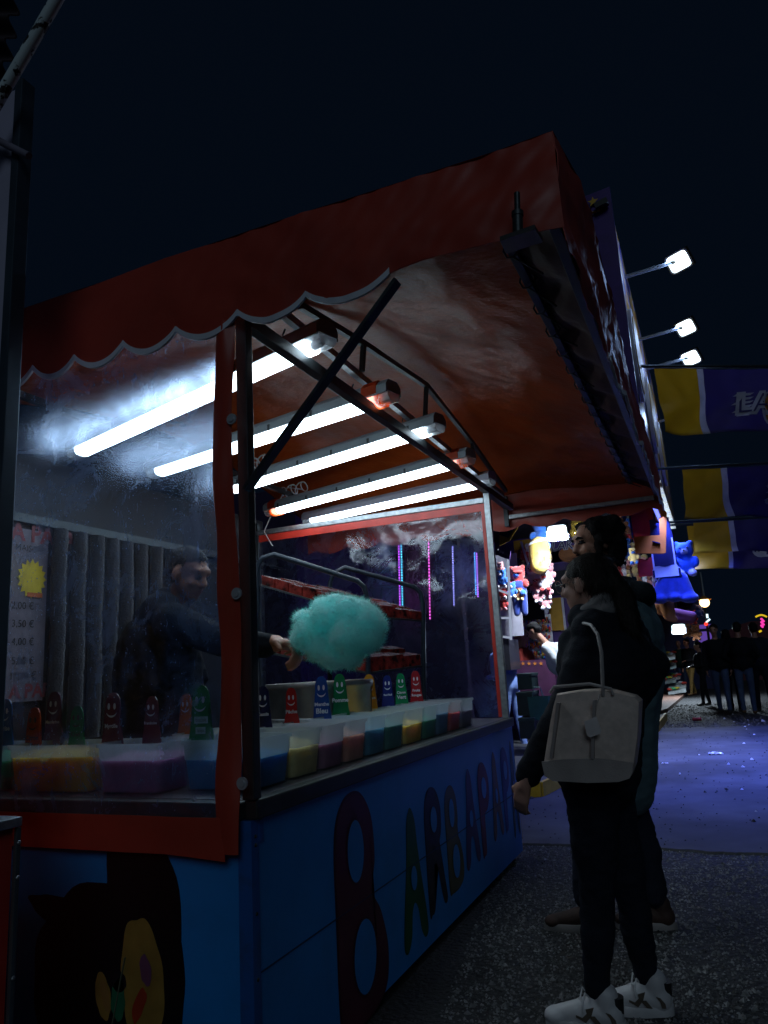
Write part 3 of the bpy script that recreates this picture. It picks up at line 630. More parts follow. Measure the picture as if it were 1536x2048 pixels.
# scoops (flavour tags) standing in the tubs
def scoop(u, vb, vt, depth, col, txt, lab, plane='y', tcol=(.8, .82, .9), lean=0.0, dark=False):
    a = aty(u, vb, depth) if plane == 'y' else atx(u, vb, depth); b = aty(u, vt, depth) if plane == 'y' else atx(u, vt, depth)
    h = b.z - a.z; ya = Vector((0.93, .37, 0)) if plane != 'y' else Vector((1, .0, 0))
    t = thing('flavour_paddle', lab, 'paddle', a, 'flavour paddles standing in the sugar tubs')
    uz = Vector((lean, 0, 1)); wd = h * (.30 if plane == 'y' else .235)
    prof = [(-.98, -.35), (-.93, .0), (-.80, .22), (-.62, .36), (-.55, .5), (-.62, .66), (-.62, .78), (-.52, .9), (-.3, .98), (0, 1.0)]
    poly = [(x * wd, z * h) for x, z in prof] + [(-x * wd, z * h) for x, z in prof[::-1][1:]]
    m = mat('paddle_' + lab, col, .22, var=.05, alpha=.90)
    mb = MB(); mb.prism(poly, a, ya, uz, -.004); mb.build('paddle_blade', m, t)
    nrm = ya.cross(uz).normalized(); nrm = nrm if nrm.y < 0 else -nrm; o = a + nrm * .006
    pm = mat('dark_print', (.01, .01, .012), .5) if dark else mat('pale_print', (.62, .64, .72), .5)
    mb = MB()
    for sx in (-1, 1):
        mb.add([o + ya * (sx * wd * .24 + wd * .11 * math.cos(q)) + uz * (h * .74 + h * .062 * math.sin(q)) for q in [j * .524 for j in range(12)]], [tuple(range(12))])
    n = 12; arc = []
    for j in range(n + 1):
        q = math.pi * (1.12 + .76 * j / n); arc.append((wd * .45 * math.cos(q), h * .66 + h * .13 * math.sin(q)))
    for j in range(n + 1):
        q = math.pi * (1.88 - .76 * j / n); arc.append((wd * .45 * math.cos(q), h * .66 + h * (.095) * math.sin(q)))
    V = [o + ya * x + uz * z for x, z in arc]; mb.add(V, [(j, j + 1, 2 * n - j, 2 * n + 1 - j) for j in range(n)])
    mb.build('smile_print', pm, t)
    lines = txt.split('\n')
    for k, ln in enumerate(lines):
        if ln:
            size = min(h * .16, wd * 1.55 / (len(ln) * .56))
            text_part('name_print', ln, o + nrm * .001 + uz * (h * (.37 - .15 * k)), ya, uz, size, pm, t, offset=size * .03)
    return t
PD = -1.78
for args in [(502, 1445, 1365, -1.80, (.55, .38, .03), 'Citron', 'yellow flavour paddle partly behind the corner post'), (527, 1462, 1372, PD, (.015, .016, .09), 'Cassis', 'navy paddle reading Cassis beside the corner post'),
             (584, 1452, 1375, PD, (.55, .03, .025), 'Pêche', 'red paddle reading Pêche'), (645, 1442, 1352, PD, (.02, .08, .34), 'Menthe\nBleu', 'blue paddle reading Menthe Bleu'),
             (682, 1432, 1347, -1.80, (.01, .20, .07), 'Pomme', 'green paddle reading Pomme before the metal drum'), (741, 1424, 1348, PD, (.60, .26, .02), 'Ananas', 'orange paddle reading Ananas'),
             (777, 1413, 1350, PD, (.02, .03, .20), 'Red Bull', 'small dark blue paddle right of the orange one'), (804, 1408, 1346, PD, (.01, .24, .09), 'Citron\nVert', 'shiny green paddle with pink reflections'),
             (834, 1404, 1341, PD, (.36, .02, .03), 'Fruits\nRouges', 'dark red paddle furthest along the counter')]:
    scoop(*args, plane='x')
for u, vb, vt, dp, col, tx, lb, dk in [(65, 1512, 1415, 2.235, (.55, .07, .02), 'Citron\nChoco', 'orange red paddle in the amber tub', True), (152, 1502, 1412, 2.27, (.01, .26, .09), 'Kiwi', 'small bright green paddle in the amber tub', True),
             (224, 1492, 1385, 2.25, (.13, .02, .05), 'Myrtille', 'dark maroon paddle reading Myrtille', False), (402, 1484, 1370, 2.26, (.015, .26, .05), '', 'green paddle with pale stickers at the window edge', False),
             (8, 1492, 1398, 2.31, (.02, .12, .36), 'Cerise', 'blue paddle reading Cerise at the left edge', False), (106, 1480, 1383, 2.33, (.10, .02, .07), 'Mandarine', 'dark plum paddle reading Mandarine', False),
             (303, 1478, 1392, 2.32, (.14, .03, .06), 'Framboise', 'plum paddle reading Framboise', False), (372, 1466, 1388, 2.55, (.55, .12, .02), '', 'orange paddle half hidden behind the stickered green paddle', False)]:
    t = scoop(u, vb, vt, dp, col, tx, lb, 'y', dark=dk)
    if 'stickers' in lb:
        for k, wz in enumerate((('biscuit', 1440), ('bleu', 1461))):
            c = aty(402, wz[1], 2.25); mb = MB(); mb.box((c.x - .03 + .006 * k, c.y, c.z - .012), (c.x + .028 - .01 * k, c.y + .002, c.z + .012)); mb.build('sticker', mat('pale_sticker', (.45, .62, .55), .6), t)
            text_part('name_print', wz[0], (c.x, c.y - .001, c.z), (1, 0, 0), (0, 0, 1), .018, mat('dark_print', (.01, .01, .012), .5), t)

# ------------------------------------------------------------------ machine drum, rack, packets, curtain, menu
dr = thing('floss_drum', 'round galvanised metal drum of the candy floss machine', 'machine', (-2.04, 3.72, .94))
MB().lathe((-2.04, 3.72, 0), [(.27, .941), (.285, .95), (.288, 1.21), (.298, 1.225), (.302, 1.245), (.296, 1.258), (.28, 1.25), (.275, 1.2), (.27, 1.0), (.0, .99)], 48).build('bowl', mat('brushed_drum', (.30, .29, .28), .38, .85, var=.35, vscale=6, bump=.1, bscale=40), dr, 40)
MB().lathe((-2.04, 3.72, 0), [(.287, 1.06), (.294, 1.065), (.294, 1.075), (.287, 1.08)], 48).build('hoop', GALV, dr, 40)
MB().lathe((-2.04, 3.72, 0), [(.0, 1.16), (.05, 1.15), (.06, 1.08), (.06, 1.0)], 24).build('spinner', STEEL, dr, 40)
rk = thing('display_rack', 'dark tubular rack with sloping trays behind the candy floss', 'rack', (-2.2, 4.5, .94))
loop1 = [aty(515, 1390, 3.95), aty(515, 1135, 3.95), aty(524, 1116, 3.96), aty(548, 1109, 3.98), aty(640, 1138, 4.16), aty(715, 1162, 4.30), aty(729, 1175, 4.32), aty(735, 1200, 4.33), aty(737, 1400, 4.33)]
loop2 = [aty(660, 1400, 4.56), aty(660, 1165, 4.56), aty(668, 1146, 4.57), aty(690, 1135, 4.58), aty(765, 1156, 4.76), aty(828, 1174, 4.92), aty(841, 1185, 4.95), aty(846, 1208, 4.96), aty(848, 1410, 4.96)]
TUBEM = mat('navy_tube', (.02, .03, .045), .3, .3)
MB().tube(loop1, .017, 10).build('loop_frame', TUBEM, rk, True); MB().tube(loop2, .017, 10).build('loop_frame', TUBEM, rk, True)
def quad(mb, a, b, c, d, th=.012, k=None):
    P = [Vector(q) for q in (a, b, c, d)]; mb.add(P + [q - Vector((0, 0, th)) for q in P], [(0, 1, 2, 3), (7, 6, 5, 4), (0, 4, 5, 1), (1, 5, 6, 2), (2, 6, 7, 3), (3, 7, 4, 0)], k)
def lerp(a, b, t): return Vector(a) + (Vector(b) - Vector(a)) * t
PKR = mat('red_sweet_packet', (.15, .016, .012), .25, var=.95, vscale=22); PKP = mat('pink_paper_packet', (.15, .085, .09), .22, var=.7, vscale=40, bump=.6, bscale=40); FILM = clearish('packet_film', (.6, .6, .62), .25, .1)
for (A, B, C_, D), nx, ny, hh in [((aty(520, 1168, 3.96), aty(738, 1232, 4.34), aty(846, 1240, 4.95), aty(664, 1196, 4.57)), 8, 4, .07), ((aty(520, 1300, 3.97), aty(737, 1345, 4.34), aty(845, 1330, 4.95), aty(664, 1300, 4.57)), 6, 3, .09)]:
    mb = MB(); quad(mb, A, B, C_, D); tray = mb.build('tray', STEEL, rk)
    for i in range(nx):
        for j in range(ny):
            def q(s, t): return lerp(lerp(A, B, s), lerp(D, C_, s), t)
            s0, s1, t0, t1 = (i + .06) / nx, (i + .94) / nx, (j + .05) / ny, (j + .95) / ny
            P = [q(s0, t0), q(s1, t0), q(s1, t1), q(s0, t1)]; up = Vector((0, 0, hh * random.uniform(.8, 1.1)))
            mb = MB(); mb.add(P + [p + up for p in P], [(3, 2, 1, 0), (0, 1, 5, 4), (1, 2, 6, 5), (2, 3, 7, 6), (3, 0, 4, 7)], 0); mb.add([p + up for p in P], [(0, 1, 2, 3)], 1)
            mb.build('sweet_packet', [PKR, PKP], tray)
# pile curtain: soft strips
cu = thing('door_curtain', 'grey fluffy strip curtain hanging at the back of the stall', 'curtain', (XB + .06, 3.9, 1.2))
CUR = mat('grey_chenille', (.020, .021, .028), .95, var=.4, vscale=30, bump=.8, bscale=90, sheen=.3)
for k in range(9):
    y = 3.08 + k * .135
    mb = MB(); ang = 40
    pts = [(XB + .07 + .01 * math.sin(k), y + .004 * math.sin(z * 9 + k), z) for z in [2.19 - .03 * i for i in range(ang)]]
    mb.tube(pts, [.042 + .007 * mnoise.noise(Vector((k, i * .8, 0))) for i in range(ang)], 9); mb.build('curtain_strip', CUR, cu, True)
bd = thing('menu_board', 'white price board with a yellow starburst on the back wall', 'sign', (XB + .02, 2.4, 1.25))
MB().box((XB + .004, 1.9, 1.245), (XB + .02, 3.04, 2.17)).build('board', mat('lilac_white_card', (.15, .13, .165), .6, var=.1, vscale=5), bd)
PRNT = mat('dark_print', (.01, .01, .012), .5); PRED = mat('red_brown_print', (.22, .035, .045), .6)
def btext(s, u, v, size, m, off=0): 
    p = atx(u, v, XB + .0225); text_part('print', s, p, (0, 1, 0), (0, 0, 1), size, m, bd, offset=off)
btext('BARBE A PAPA', 25, 1062, .135, PRED, .004); btext('BARBE A PAPA', 20, 1385, .10, PRED, .003)
btext('MAISON', 60, 1098, .05, PRNT)
for s, v in (('2,00', 1212), ('3,50', 1248), ('4,00', 1284), ('5,00', 1322), ('10,00', 1352)): btext(s + ' €', 46, v, .055, PRNT)
c = atx(64, 1157, XB + .024); mb = MB(); mb.add([(c.x, c.y + (.085 if j % 2 else .11) * math.cos(j * math.pi / 16) * .9, c.z + (.085 if j % 2 else .11) * math.sin(j * math.pi / 16)) for j in range(32)], [tuple(range(32))]); mb.build('starburst', mat('yellow_card', (.62, .45, .02), .6), bd)
c = atx(70, 1190, XB + .026); MB().box((c.x - .002, c.y - .05, c.z - .012), (c.x, c.y + .05, c.z + .012)).build('orange_strip', mat('orange_card', (.5, .12, .03), .6), bd)

# ------------------------------------------------------------------ candy floss cloud
fc = thing('candy_floss', 'big turquoise cloud of candy floss held up over the tubs', 'candy floss', (-1.55, 2.93, 1.46))
FL = mat('turquoise_floss', (.36, .98, .88), .95, var=.06, vscale=5, bump=.8, bscale=38, bdist=.02, sub=1.0, sheen=.3)
FL.node_tree.nodes['Principled BSDF'].inputs['Subsurface Radius'].default_value = (.15, .30, .30); FL.node_tree.nodes['Principled BSDF'].inputs['Subsurface Scale'].default_value = 1.0
prims = []
CY_ = 2.93
for (u, v, r) in [(620, 1265, .078), (655, 1235, .082), (640, 1292, .075), (695, 1225, .078), (735, 1240, .066), (700, 1275, .10), (738, 1275, .066), (665, 1312, .064), (700, 1312, .058), (608, 1240, .05), (646, 1216, .055), (755, 1250, .045), (604, 1278, .055), (722, 1222, .055), (668, 1205, .042)]:
    for dy in (-.055, .03):
        p = aty(u, v, CY_ + dy); prims.append(('e', tuple(p), (r, r * .85, r * .92), 0))
cl = blob('floss_cloud', prims, [FL], fc, .010, 7, .007, 16, 2.0)
me = cl.data; st = MB(); V = []; Fs = []
vs = [v.co.copy() for v in me.vertices]; ns = [v.normal.copy() for v in me.vertices]; off = parent_loc(fc)
for k in range(15000):
    i = random.randrange(len(vs)); p = vs[i] + off; n = ns[i]; d = (n * .9 + Vector([random.uniform(-1, 1) for _ in range(3)]) * 1.1).normalized()
    t = d.cross(Vector([random.uniform(-1, 1) for _ in range(3)])).normalized(); L = random.uniform(.008, .026); b = len(V); wd = .0007
    side_ = n.cross(d).normalized() if n.cross(d).length > .01 else t
    for s in (0, .5, 1): 
        c = p + d * L * s + t * .010 * s * s; V += [c - side_ * wd * (1 - .8 * s), c + side_ * wd * (1 - .8 * s)]
    Fs += [(b, b + 1, b + 3, b + 2), (b + 2, b + 3, b + 5, b + 4)]
st.add(V, Fs); tag(st.build('floss_strands', FL, fc, True), kind='stuff')
mb = MB(); mb.tube([aty(570, 1308, CY_), aty(650, 1275, CY_)], .006, 8); mb.build('stick', mat('wood_stick', (.4, .28, .16), .7), fc)

# ------------------------------------------------------------------ people
SKIN = mat('skin', (.36, .17, .11), .5, var=.10, vscale=14, sub=.08)
SKIN2 = mat('skin_pale', (.44, .24, .18), .5, var=.08, vscale=14, sub=.08)
LIP = mat('lips', (.27, .11, .085), .5); EYE = mat('eye_dark', (.012, .012, .014), .25)
HAIRD = mat('dark_brown_hair', (.010, .007, .006), .6, spec=.25, var=.5, vscale=40, bump=.5, bscale=120)
HAIRK = mat('black_hair', (.008, .007, .008), .7, spec=.12, var=.4, vscale=60, bump=.7, bscale=100)
def head_prims(c, f, s=1.0, zone=0, up=Vector((0, 0, 1)), neck=None):
    """head of half-height .115*s centred at c, facing unit vector f"""
    c, f = Vector(c), Vector(f).normalized(); up = (up - f * up.dot(f)).normalized(); l = up.cross(f)
    M = Matrix((l, f, up)).transposed()
    def P(x, y, z): return tuple(c + (l * x + f * y + up * z) * s)
    E = lambda x, y, z, r, zn=zone: ('e', P(x, y, z), tuple(q * s for q in r), zn, M)
    pr = [E(0, -.012, .035, (.077, .098, .083)), E(0, .022, -.035, (.062, .068, .078)), E(0, .050, -.088, (.034, .034, .026)), E(0, .080, .038, (.050, .018, .020)),
          ('c', P(0, .088, .022), P(0, .106, -.022), .010 * s, .015 * s, zone), E(0, .094, -.027, (.018, .014, .010)), E(.034, .066, -.022, (.024, .022, .022)), E(-.034, .066, -.022, (.024, .022, .022)),
          E(0, .083, -.056, (.024, .011, .0065), 2), E(0, .080, -.067, (.020, .012, .007), 2), E(.032, .080, .012, (.013, .010, .008), 3), E(-.032, .080, .012, (.013, .010, .008), 3),
          E(.080, -.008, -.006, (.010, .022, .034)), E(-.080, -.008, -.006, (.010, .022, .034))]
    if neck is not None: pr.append(('c', P(0, -.015, -.06), tuple(neck), .050 * s, .056 * s, zone))
    return pr, P, M
def hand_prims(wrist, d, palm_n, zone=0, s=1.0, curl=.5):
    """palm, four unequal bent fingers, thumb"""
    w_, d = Vector(wrist), Vector(d).normalized(); pn = Vector(palm_n); pn = (pn - d * pn.dot(d)).normalized(); sd_ = d.cross(pn)
    pr = [('c', tuple(w_), tuple(w_ + d * .02 * s), .024 * s, .026 * s, zone)]
    for k, x in enumerate((-.027, -.009, .009, .026)):
        base = w_ + d * .085 * s + sd_ * x * s; pr.append(('c', tuple(w_ + d * .02 * s + sd_ * x * .7 * s), tuple(base), .015 * s, .012 * s, zone))
        L = (.040, .046, .043, .034)[k] * s; a = curl * .9; p1 = base + (d * math.cos(a) + pn * math.sin(a)) * L; a2 = curl * 2.1; p2 = p1 + (d * math.cos(a2) + pn * math.sin(a2)) * L * .7
        a3 = curl * 3.0; p3 = p2 + (d * math.cos(a3) + pn * math.sin(a3)) * L * .5
        pr += [('c', tuple(base), tuple(p1), .010 * s, .009 * s, zone), ('c', tuple(p1), tuple(p2), .009 * s, .008 * s, zone), ('c', tuple(p2), tuple(p3), .008 * s, .007 * s, zone)]
    b = w_ + d * .025 * s - sd_ * .026 * s; p1 = b + (d * .75 - sd_ * .7 + pn * .3).normalized() * .038 * s; p2 = p1 + (d * .85 - sd_ * .1 + pn * .6).normalized() * .032 * s
    pr += [('c', tuple(b), tuple(p1), .014 * s, .011 * s, zone), ('c', tuple(p1), tuple(p2), .011 * s, .009 * s, zone)]
    return pr
def hairshell(P, s, back=0.0):
    return [('e', P(0, -.022, .046), (.088 * s, .104 * s, .088 * s), 0)]
def shoe(name, heel, toe, m, parent, sole, s=1.0, w_=.048):
    """sneaker from heel to toe on the ground: upper, sole"""
    heel, toe = Vector(heel), Vector(toe); d = (toe - heel); L = d.length; d.normalize(); l = Vector((-d.y, d.x, 0)).normalized()
    Q = lambda a, x, z: tuple(heel + d * (a * L) + l * x + Vector((0, 0, z)))
    up = [('e', Q(.16, 0, .055), (.046, .046, .055), 0), ('c', Q(.15, 0, .05), Q(.5, 0, .058), .043, .043, 0), ('c', Q(.5, 0, .052), Q(.86, 0, .036), .045, .034, 0), ('c', Q(.2, 0, .07), Q(.2, 0, .11), .043, .043, 0), ('c', Q(.4, 0, .078), Q(.58, 0, .06), .032, .028, 0), ('e', Q(.87, 0, .036), (.046, .046, .03), 0)]
    o = blob(name, up, [m], parent, .006, 2)
    mb = MB(); n = 28; pts = []
    for j in range(n):
        t = 2 * math.pi * j / n; a = .5 + .525 * math.cos(t); ww = (.050 if a > .35 else .044) * (abs(math.sin(t)) ** .7) * (1 if math.sin(t) > 0 else -1); pts.append((a, ww))
    loft(mb, [[Q(a, x, .001) for a, x in pts], [Q(a, x * 1.03, .026) for a, x in pts], [Q(a, x * .92, .034) for a, x in pts]], True, True); mb.build('sole', sole, o, 50)
    return o, Q
def crowd_person(label, foot, face, h, cols, group, hair=HAIRK, arms='down', lean=0.0, name='person', shoecol=None, sitting=False, bald=False, longhair=False, step=.1, vox=.02):
    """one continuous body with clothing colour zones + hair; foot = ground point; face = facing angle (deg, 0 = +x)"""
    top, trs = cols; t = thing(name, label, 'person', foot, group); f = Vector((math.cos(math.radians(face)), math.sin(math.radians(face)), 0)); l = Vector((-f.y, f.x, 0)); k = h / 1.75
    o = Vector(foot)
    def P(x, y, z): return tuple(o + (l * x + f * (y + lean * max(0, z - .9)) + Vector((0, 0, z))) * k)
    sk, tp, tz, sh = 0, 4, 5, 6
    pr, HP, M = head_prims(P(0, .03, 1.635), f - Vector((0, 0, lean * .8)), k, 0, Vector((0, 0, 1)), P(0, 0, 1.42))
    pr += [('c', P(-.13, 0, 1.38), P(.13, 0, 1.38), .085 * k, .085 * k, tp), ('e', P(0, 0, 1.22), (.20 * k, .20 * k, .24 * k), tp), ('c', P(0, .0, 1.25), P(0, .0, .98), .165 * k, .165 * k, tp), ('c', P(-.07, 0, .95), P(.07, 0, .95), .13 * k, .13 * k, tp)]
    for s in (-1, 1):
        if sitting:
            hip, kn, an = P(s * .09, 0, .62), P(s * .14, .40, .55), P(s * .12, .36, .08)
        else:
            hip, kn, an = P(s * .09, 0, .90), P(s * .10, s * step * .5 + .02, .50), P(s * .10, s * step, .09)
        pr += [('c', hip, kn, .088 * k, .062 * k, tz), ('c', kn, an, .060 * k, .045 * k, tz), ('c', (an[0], an[1], an[2] - .04 * k), tuple(Vector(an) + f * .14 * k - Vector((0, 0, .05 * k))), .042 * k, .035 * k, sh)]
        shd = P(s * .20, 0, 1.38)
        if arms == 'down' or (arms == 'one' and s < 0): el, wr = P(s * .25, -.02, 1.10), P(s * .23, .07, .86)
        elif arms == 'front' or arms == 'one': el, wr = P(s * .25, .02, 1.10), P(s * .12, .26, 1.08)
        else: el, wr = P(s * .30, -.05, 1.12), P(s * .19, .08, .98)
        pr += [('c', shd, el, .062 * k, .050 * k, tp), ('c', el, wr, .050 * k, .038 * k, tp)]
        d = Vector(wr) - Vector(el); pr += hand_prims(wr, d, Vector((0, 0, -1)) if abs(d.normalized().z) < .7 else -l * s, 0, k, .35)
    if sitting: pass
    SH = mat('dark_shoe', (.03, .026, .024), .6) if shoecol is None else shoecol
    b = blob('body', pr, [SKIN, SKIN, LIP, EYE, top, trs, SH], t, vox * k, 2, .006, 9, random.random() * 9)
    if not bald:
        hp = [('e', HP(0, -.02, .052), (.084 * k, .102 * k, .082 * k), 0, M), ('e', HP(0, -.055, .005), (.078 * k, .065 * k, .075 * k), 0, M)]
        if longhair: hp += [('c', HP(0, -.08, 0), HP(0, -.09, -.22), .07 * k, .055 * k, 0), ('c', HP(.06, -.03, 0), HP(.07, -.05, -.18), .035 * k, .03 * k, 0), ('c', HP(-.06, -.03, 0), HP(-.07, -.05, -.18), .035 * k, .03 * k, 0)]
        blob('hair', hp, [hair], t, .014 * k, 1, .008, 40)
    return t
def cloth(n, c, r=.85, w_=.15): return mat(n, c, r, var=w_, vscale=7, bump=.25, bscale=120, spec=.15)
BLK = cloth('black_wool', (.010, .011, .014)); NAVY = cloth('navy_cloth', (.014, .018, .032)); JEAN = cloth('blue_denim', (.06, .09, .17)); DJ = cloth('dark_denim', (.009, .011, .019))
TEAL = cloth('dark_teal_cloth', (.022, .055, .062)); KHA = cloth('khaki_cloth', (.24, .15, .05)); WHT = cloth('white_fleece', (.55, .56, .60)); LBL = cloth('light_blue_sweat', (.20, .29, .62)); REDJ = cloth('red_jacket', (.22, .03, .025)); GRN = cloth('dark_green_cloth', (.02, .05, .04))

def strands(ob, n, L0, L1, m, down=.8, wd=.0011, seed=1):
    rd = random.Random(seed); me_ = ob.data; off_ = parent_loc(ob.parent); V = []; Fs = []
    vs_ = [v.co.copy() for v in me_.vertices]; ns_ = [v.normal.copy() for v in me_.vertices]
    for k in range(n):
        i = rd.randrange(len(vs_)); p = vs_[i] + off_; nn = ns_[i]; d = (nn * .35 + Vector((rd.uniform(-.5, .5), rd.uniform(-.5, .5), -down))).normalized(); d = (d - nn * (d.dot(nn) - .12)).normalized()
        sd = nn.cross(d).normalized(); L = rd.uniform(L0, L1); b = len(V); cv = rd.uniform(-.35, .35)
        for q in (0, .5, 1):
            c = p - nn * .002 + d * L * q + sd * L * cv * q * q + nn * .010 * q * (1 - q); V += [c - sd * wd * (1 - .85 * q), c + sd * wd * (1 - .85 * q)]
        Fs += [(b, b + 1, b + 3, b + 2), (b + 2, b + 3, b + 5, b + 4)]
    q = MB(); q.add(V, Fs); return tag(q.build('hair_strands', m, ob, True), kind='stuff')
# ---- woman at the counter
YWm = 3.08
wm = thing('person', 'woman in black jacket and glasses standing at the counter with a ponytail', 'person', (-.5, YWm, 0))
def W(u, v, dy=0.0): return aty(u, v, YWm + dy)
fw = Vector((-.95, .30, -.04)).normalized()
hc = W(1172, 1172)
pr, HP, HM = head_prims(hc, fw, .98, 0, Vector((0, 0, 1)), W(1195, 1255))
lw, rw = W(1050, 1563, -.10), W(1300, 1430, .12)
body = pr + [('c', tuple(W(1215, 1300, -.06)), tuple(W(1215, 1300, .06)), .05, .05, 0), ('c', tuple(W(1205, 1330)), tuple(W(1200, 1520)), .10, .10, 0)]
body += hand_prims(lw, Vector((-.35, .15, -1)), Vector((.3, 1, 0)), 0, .95, .45)
arm_l = [tuple(W(1180, 1300, -.13)), tuple(W(1112, 1450, -.11)), tuple(W(1055, 1552, -.08))]
body += [('c', arm_l[0], arm_l[1], .035, .03, 0), ('c', arm_l[1], tuple(lw), .03, .022, 0)]
hipL, hipR = W(1185, 1600, -.07), W(1215, 1600, .07)
anL, anR = Vector((-.555, 3.02, .10)), Vector((-.405, 3.20, .10))
knL, knR = W(1195, 1790, -.04), W(1262, 1785, .09)
for a, b, c in ((hipL, knL, anL), (hipR, knR, anR)): body += [('c', tuple(a), tuple(b), .06, .045, 0), ('c', tuple(b), tuple(c), .045, .032, 0)]
blob('body', body, [SKIN2, SKIN2, LIP, EYE], wm, .0085, 2)
JK = cloth('black_fleece', (.011, .013, .019)); JK2 = cloth('black_quilt', (.007, .008, .011))
jk = [('c', tuple(W(1185, 1262, -.10)), tuple(W(1250, 1275, .12)), .085, .10, 0), ('c', tuple(W(1205, 1330, -.04)), tuple(W(1225, 1330, .06)), .16, .17, 0), ('c', tuple(W(1205, 1400)), tuple(W(1195, 1540)), .165, .16, 0), ('e', tuple(W(1255, 1330, .02)), (.11, .15, .17), 0),
      ('c', arm_l[0], arm_l[1], .075, .062, 0), ('c', arm_l[1], arm_l[2], .064, .046, 0), ('c', tuple(W(1255, 1290, .14)), tuple(W(1308, 1330, .20)), .085, .065, 0), ('c', tuple(W(1308, 1330, .20)), tuple(W(1245, 1440, .22)), .065, .05, 0),
      ('c', tuple(W(1160, 1235, -.03)), tuple(W(1215, 1240, -.03)), .055, .06, 0), ('c', tuple(W(1150, 1290, -.02)), tuple(W(1160, 1420, -.02)), .07, .09, 0)]
blob('jacket', jk, [JK], wm, .012, 3, .011, 9, 1.0)
hd = [('c', tuple(W(1165, 1226, -.06)), tuple(W(1205, 1196, -.055)), .022, .03, 0), ('c', tuple(W(1205, 1196, -.05)), tuple(W(1240, 1215, .04)), .035, .045, 0), ('c', tuple(W(1150, 1232, .04)), tuple(W(1165, 1226, -.06)), .022, .022, 0), ('e', tuple(W(1210, 1222, -.02)), (.065, .075, .04), 0)]
blob('hood', hd, [cloth('grey_hood_cloth', (.20, .19, .19))], wm, .009, 2, .004, 18)
TRW = cloth('black_leggings', (.011, .014, .024))
tr = []
for a, b, c in ((hipL, knL, anL), (hipR, knR, anR)):
    tr += [('c', tuple(a), tuple(lerp(a, b, .5)), .098, .085, 0), ('c', tuple(lerp(a, b, .5)), tuple(b), .085, .066, 0), ('c', tuple(b), tuple(lerp(b, c, .4)), .064, .060, 0), ('c', tuple(lerp(b, c, .4)), tuple(c + Vector((0, 0, .03))), .060, .045, 0)]
tr += [('c', tuple(hipL + Vector((0, 0, .06))), tuple(hipR + Vector((0, 0, .06))), .12, .12, 0)]
blob('trousers', tr, [TRW], wm, .011, 2, .010, 11, 4)
hp = [('e', HP(0, -.028, .050), (.083, .104, .082), 0, HM), ('e', HP(0, -.072, .0), (.074, .056, .07), 0, HM), ('e', HP(0, -.112, .035), (.036, .036, .034), 0)] + [('c', HP(0, -.115, .03), HP(.0, -.155, -.06), .030, .042, 0), ('c', HP(0, -.155, -.06), HP(0, -.165, -.2), .042, .040, 0), ('c', HP(0, -.165, -.2), HP(0, -.150, -.31), .038, .014, 0)]
strands(blob('hair', hp, [HAIRD], wm, .009, 2, .004, 36), 2600, .03, .09, HAIRD, .9)
gl_ = MB()
for s in (-1, 1):
    c = Vector(HP(s * .033, .107, .010)); l = (Vector(HP(1, 0, 0)) - Vector(HP(0, 0, 0))).normalized(); u_ = (Vector(HP(0, 0, 1)) - Vector(HP(0, 0, 0))).normalized()
    gl_.tube([c + l * .027 * math.cos(t) + u_ * .025 * math.sin(t) for t in [j * math.pi / 10 for j in range(21)]], .0017, 6)
    gl_.tube([HP(s * .060, .103, .014), HP(s * .079, .05, .014), HP(s * .083, -.02, .012)], .0018, 6)
gl_.tube([HP(-.008, .113, .014), HP(0, .117, .017), HP(.008, .113, .014)], .0016, 6)
gls = gl_.build('glasses', mat('pale_metal_frame', (.55, .52, .5), .25, .9), wm, True)
SHW = mat('white_leather', (.55, .54, .55), .5, var=.08, bump=.1, bscale=60); SOLE = mat('off_white_sole', (.50, .49, .50), .6, dirt=.3); TAUP = mat('taupe_suede', (.10, .075, .055), .8)
for (heel, toe) in (((-.475, 3.02, 0), (-.745, 2.99, 0)), ((-.325, 3.20, 0), (-.575, 3.16, 0))):
    o, Q = shoe('shoe', heel, toe, SHW, wm, SOLE)
    sd2 = -1 if Vector(Q(.5, .05, .05)).y > Vector(Q(.5, -.05, .05)).y else 1
    mb = MB()                                                   # dark zig-zag side mark, heel tab
    for poly in ([(.36, .088), (.47, .080), (.46, .066), (.52, .052), (.60, .060), (.60, .052), (.48, .036), (.40, .060)], [(.36, .060), (.44, .058), (.36, .034), (.28, .034)], [(.10, .052), (.16, .070), (.22, .074), (.17, .056), (.15, .036), (.09, .036)]):
        mb.add([Q(a, sd2 * (.0475 if a < .7 else .044), z) for a, z in poly], [tuple(range(len(poly)))])
    mb.build('side_mark', TAUP, o)
    mb = MB(); mb.tube([Q(.10, 0, .06), Q(.085, 0, .112)], .030, 14); mb.build('heel_tab', mat('black_tab', (.01, .01, .012), .6), o, True)
    mb = MB()
    for k in range(5): 
        a = .42 + .07 * k; mb.tube([Q(a, -.028, .083 - .008 * k), Q(a + .02, 0, .094 - .010 * k), Q(a, .028, .083 - .008 * k)], .004, 6)
    mb.tube([Q(.42, sd2 * .01, .105), Q(.46, sd2 * .03, .125), Q(.50, sd2 * .05, .10), Q(.49, sd2 * .055, .07)], .0035, 6); mb.tube([Q(.42, 0, .105), Q(.5, sd2 * -.01, .13), Q(.54, sd2 * .02, .10)], .0035, 6)
    mb.build('laces', SHW, o, True)

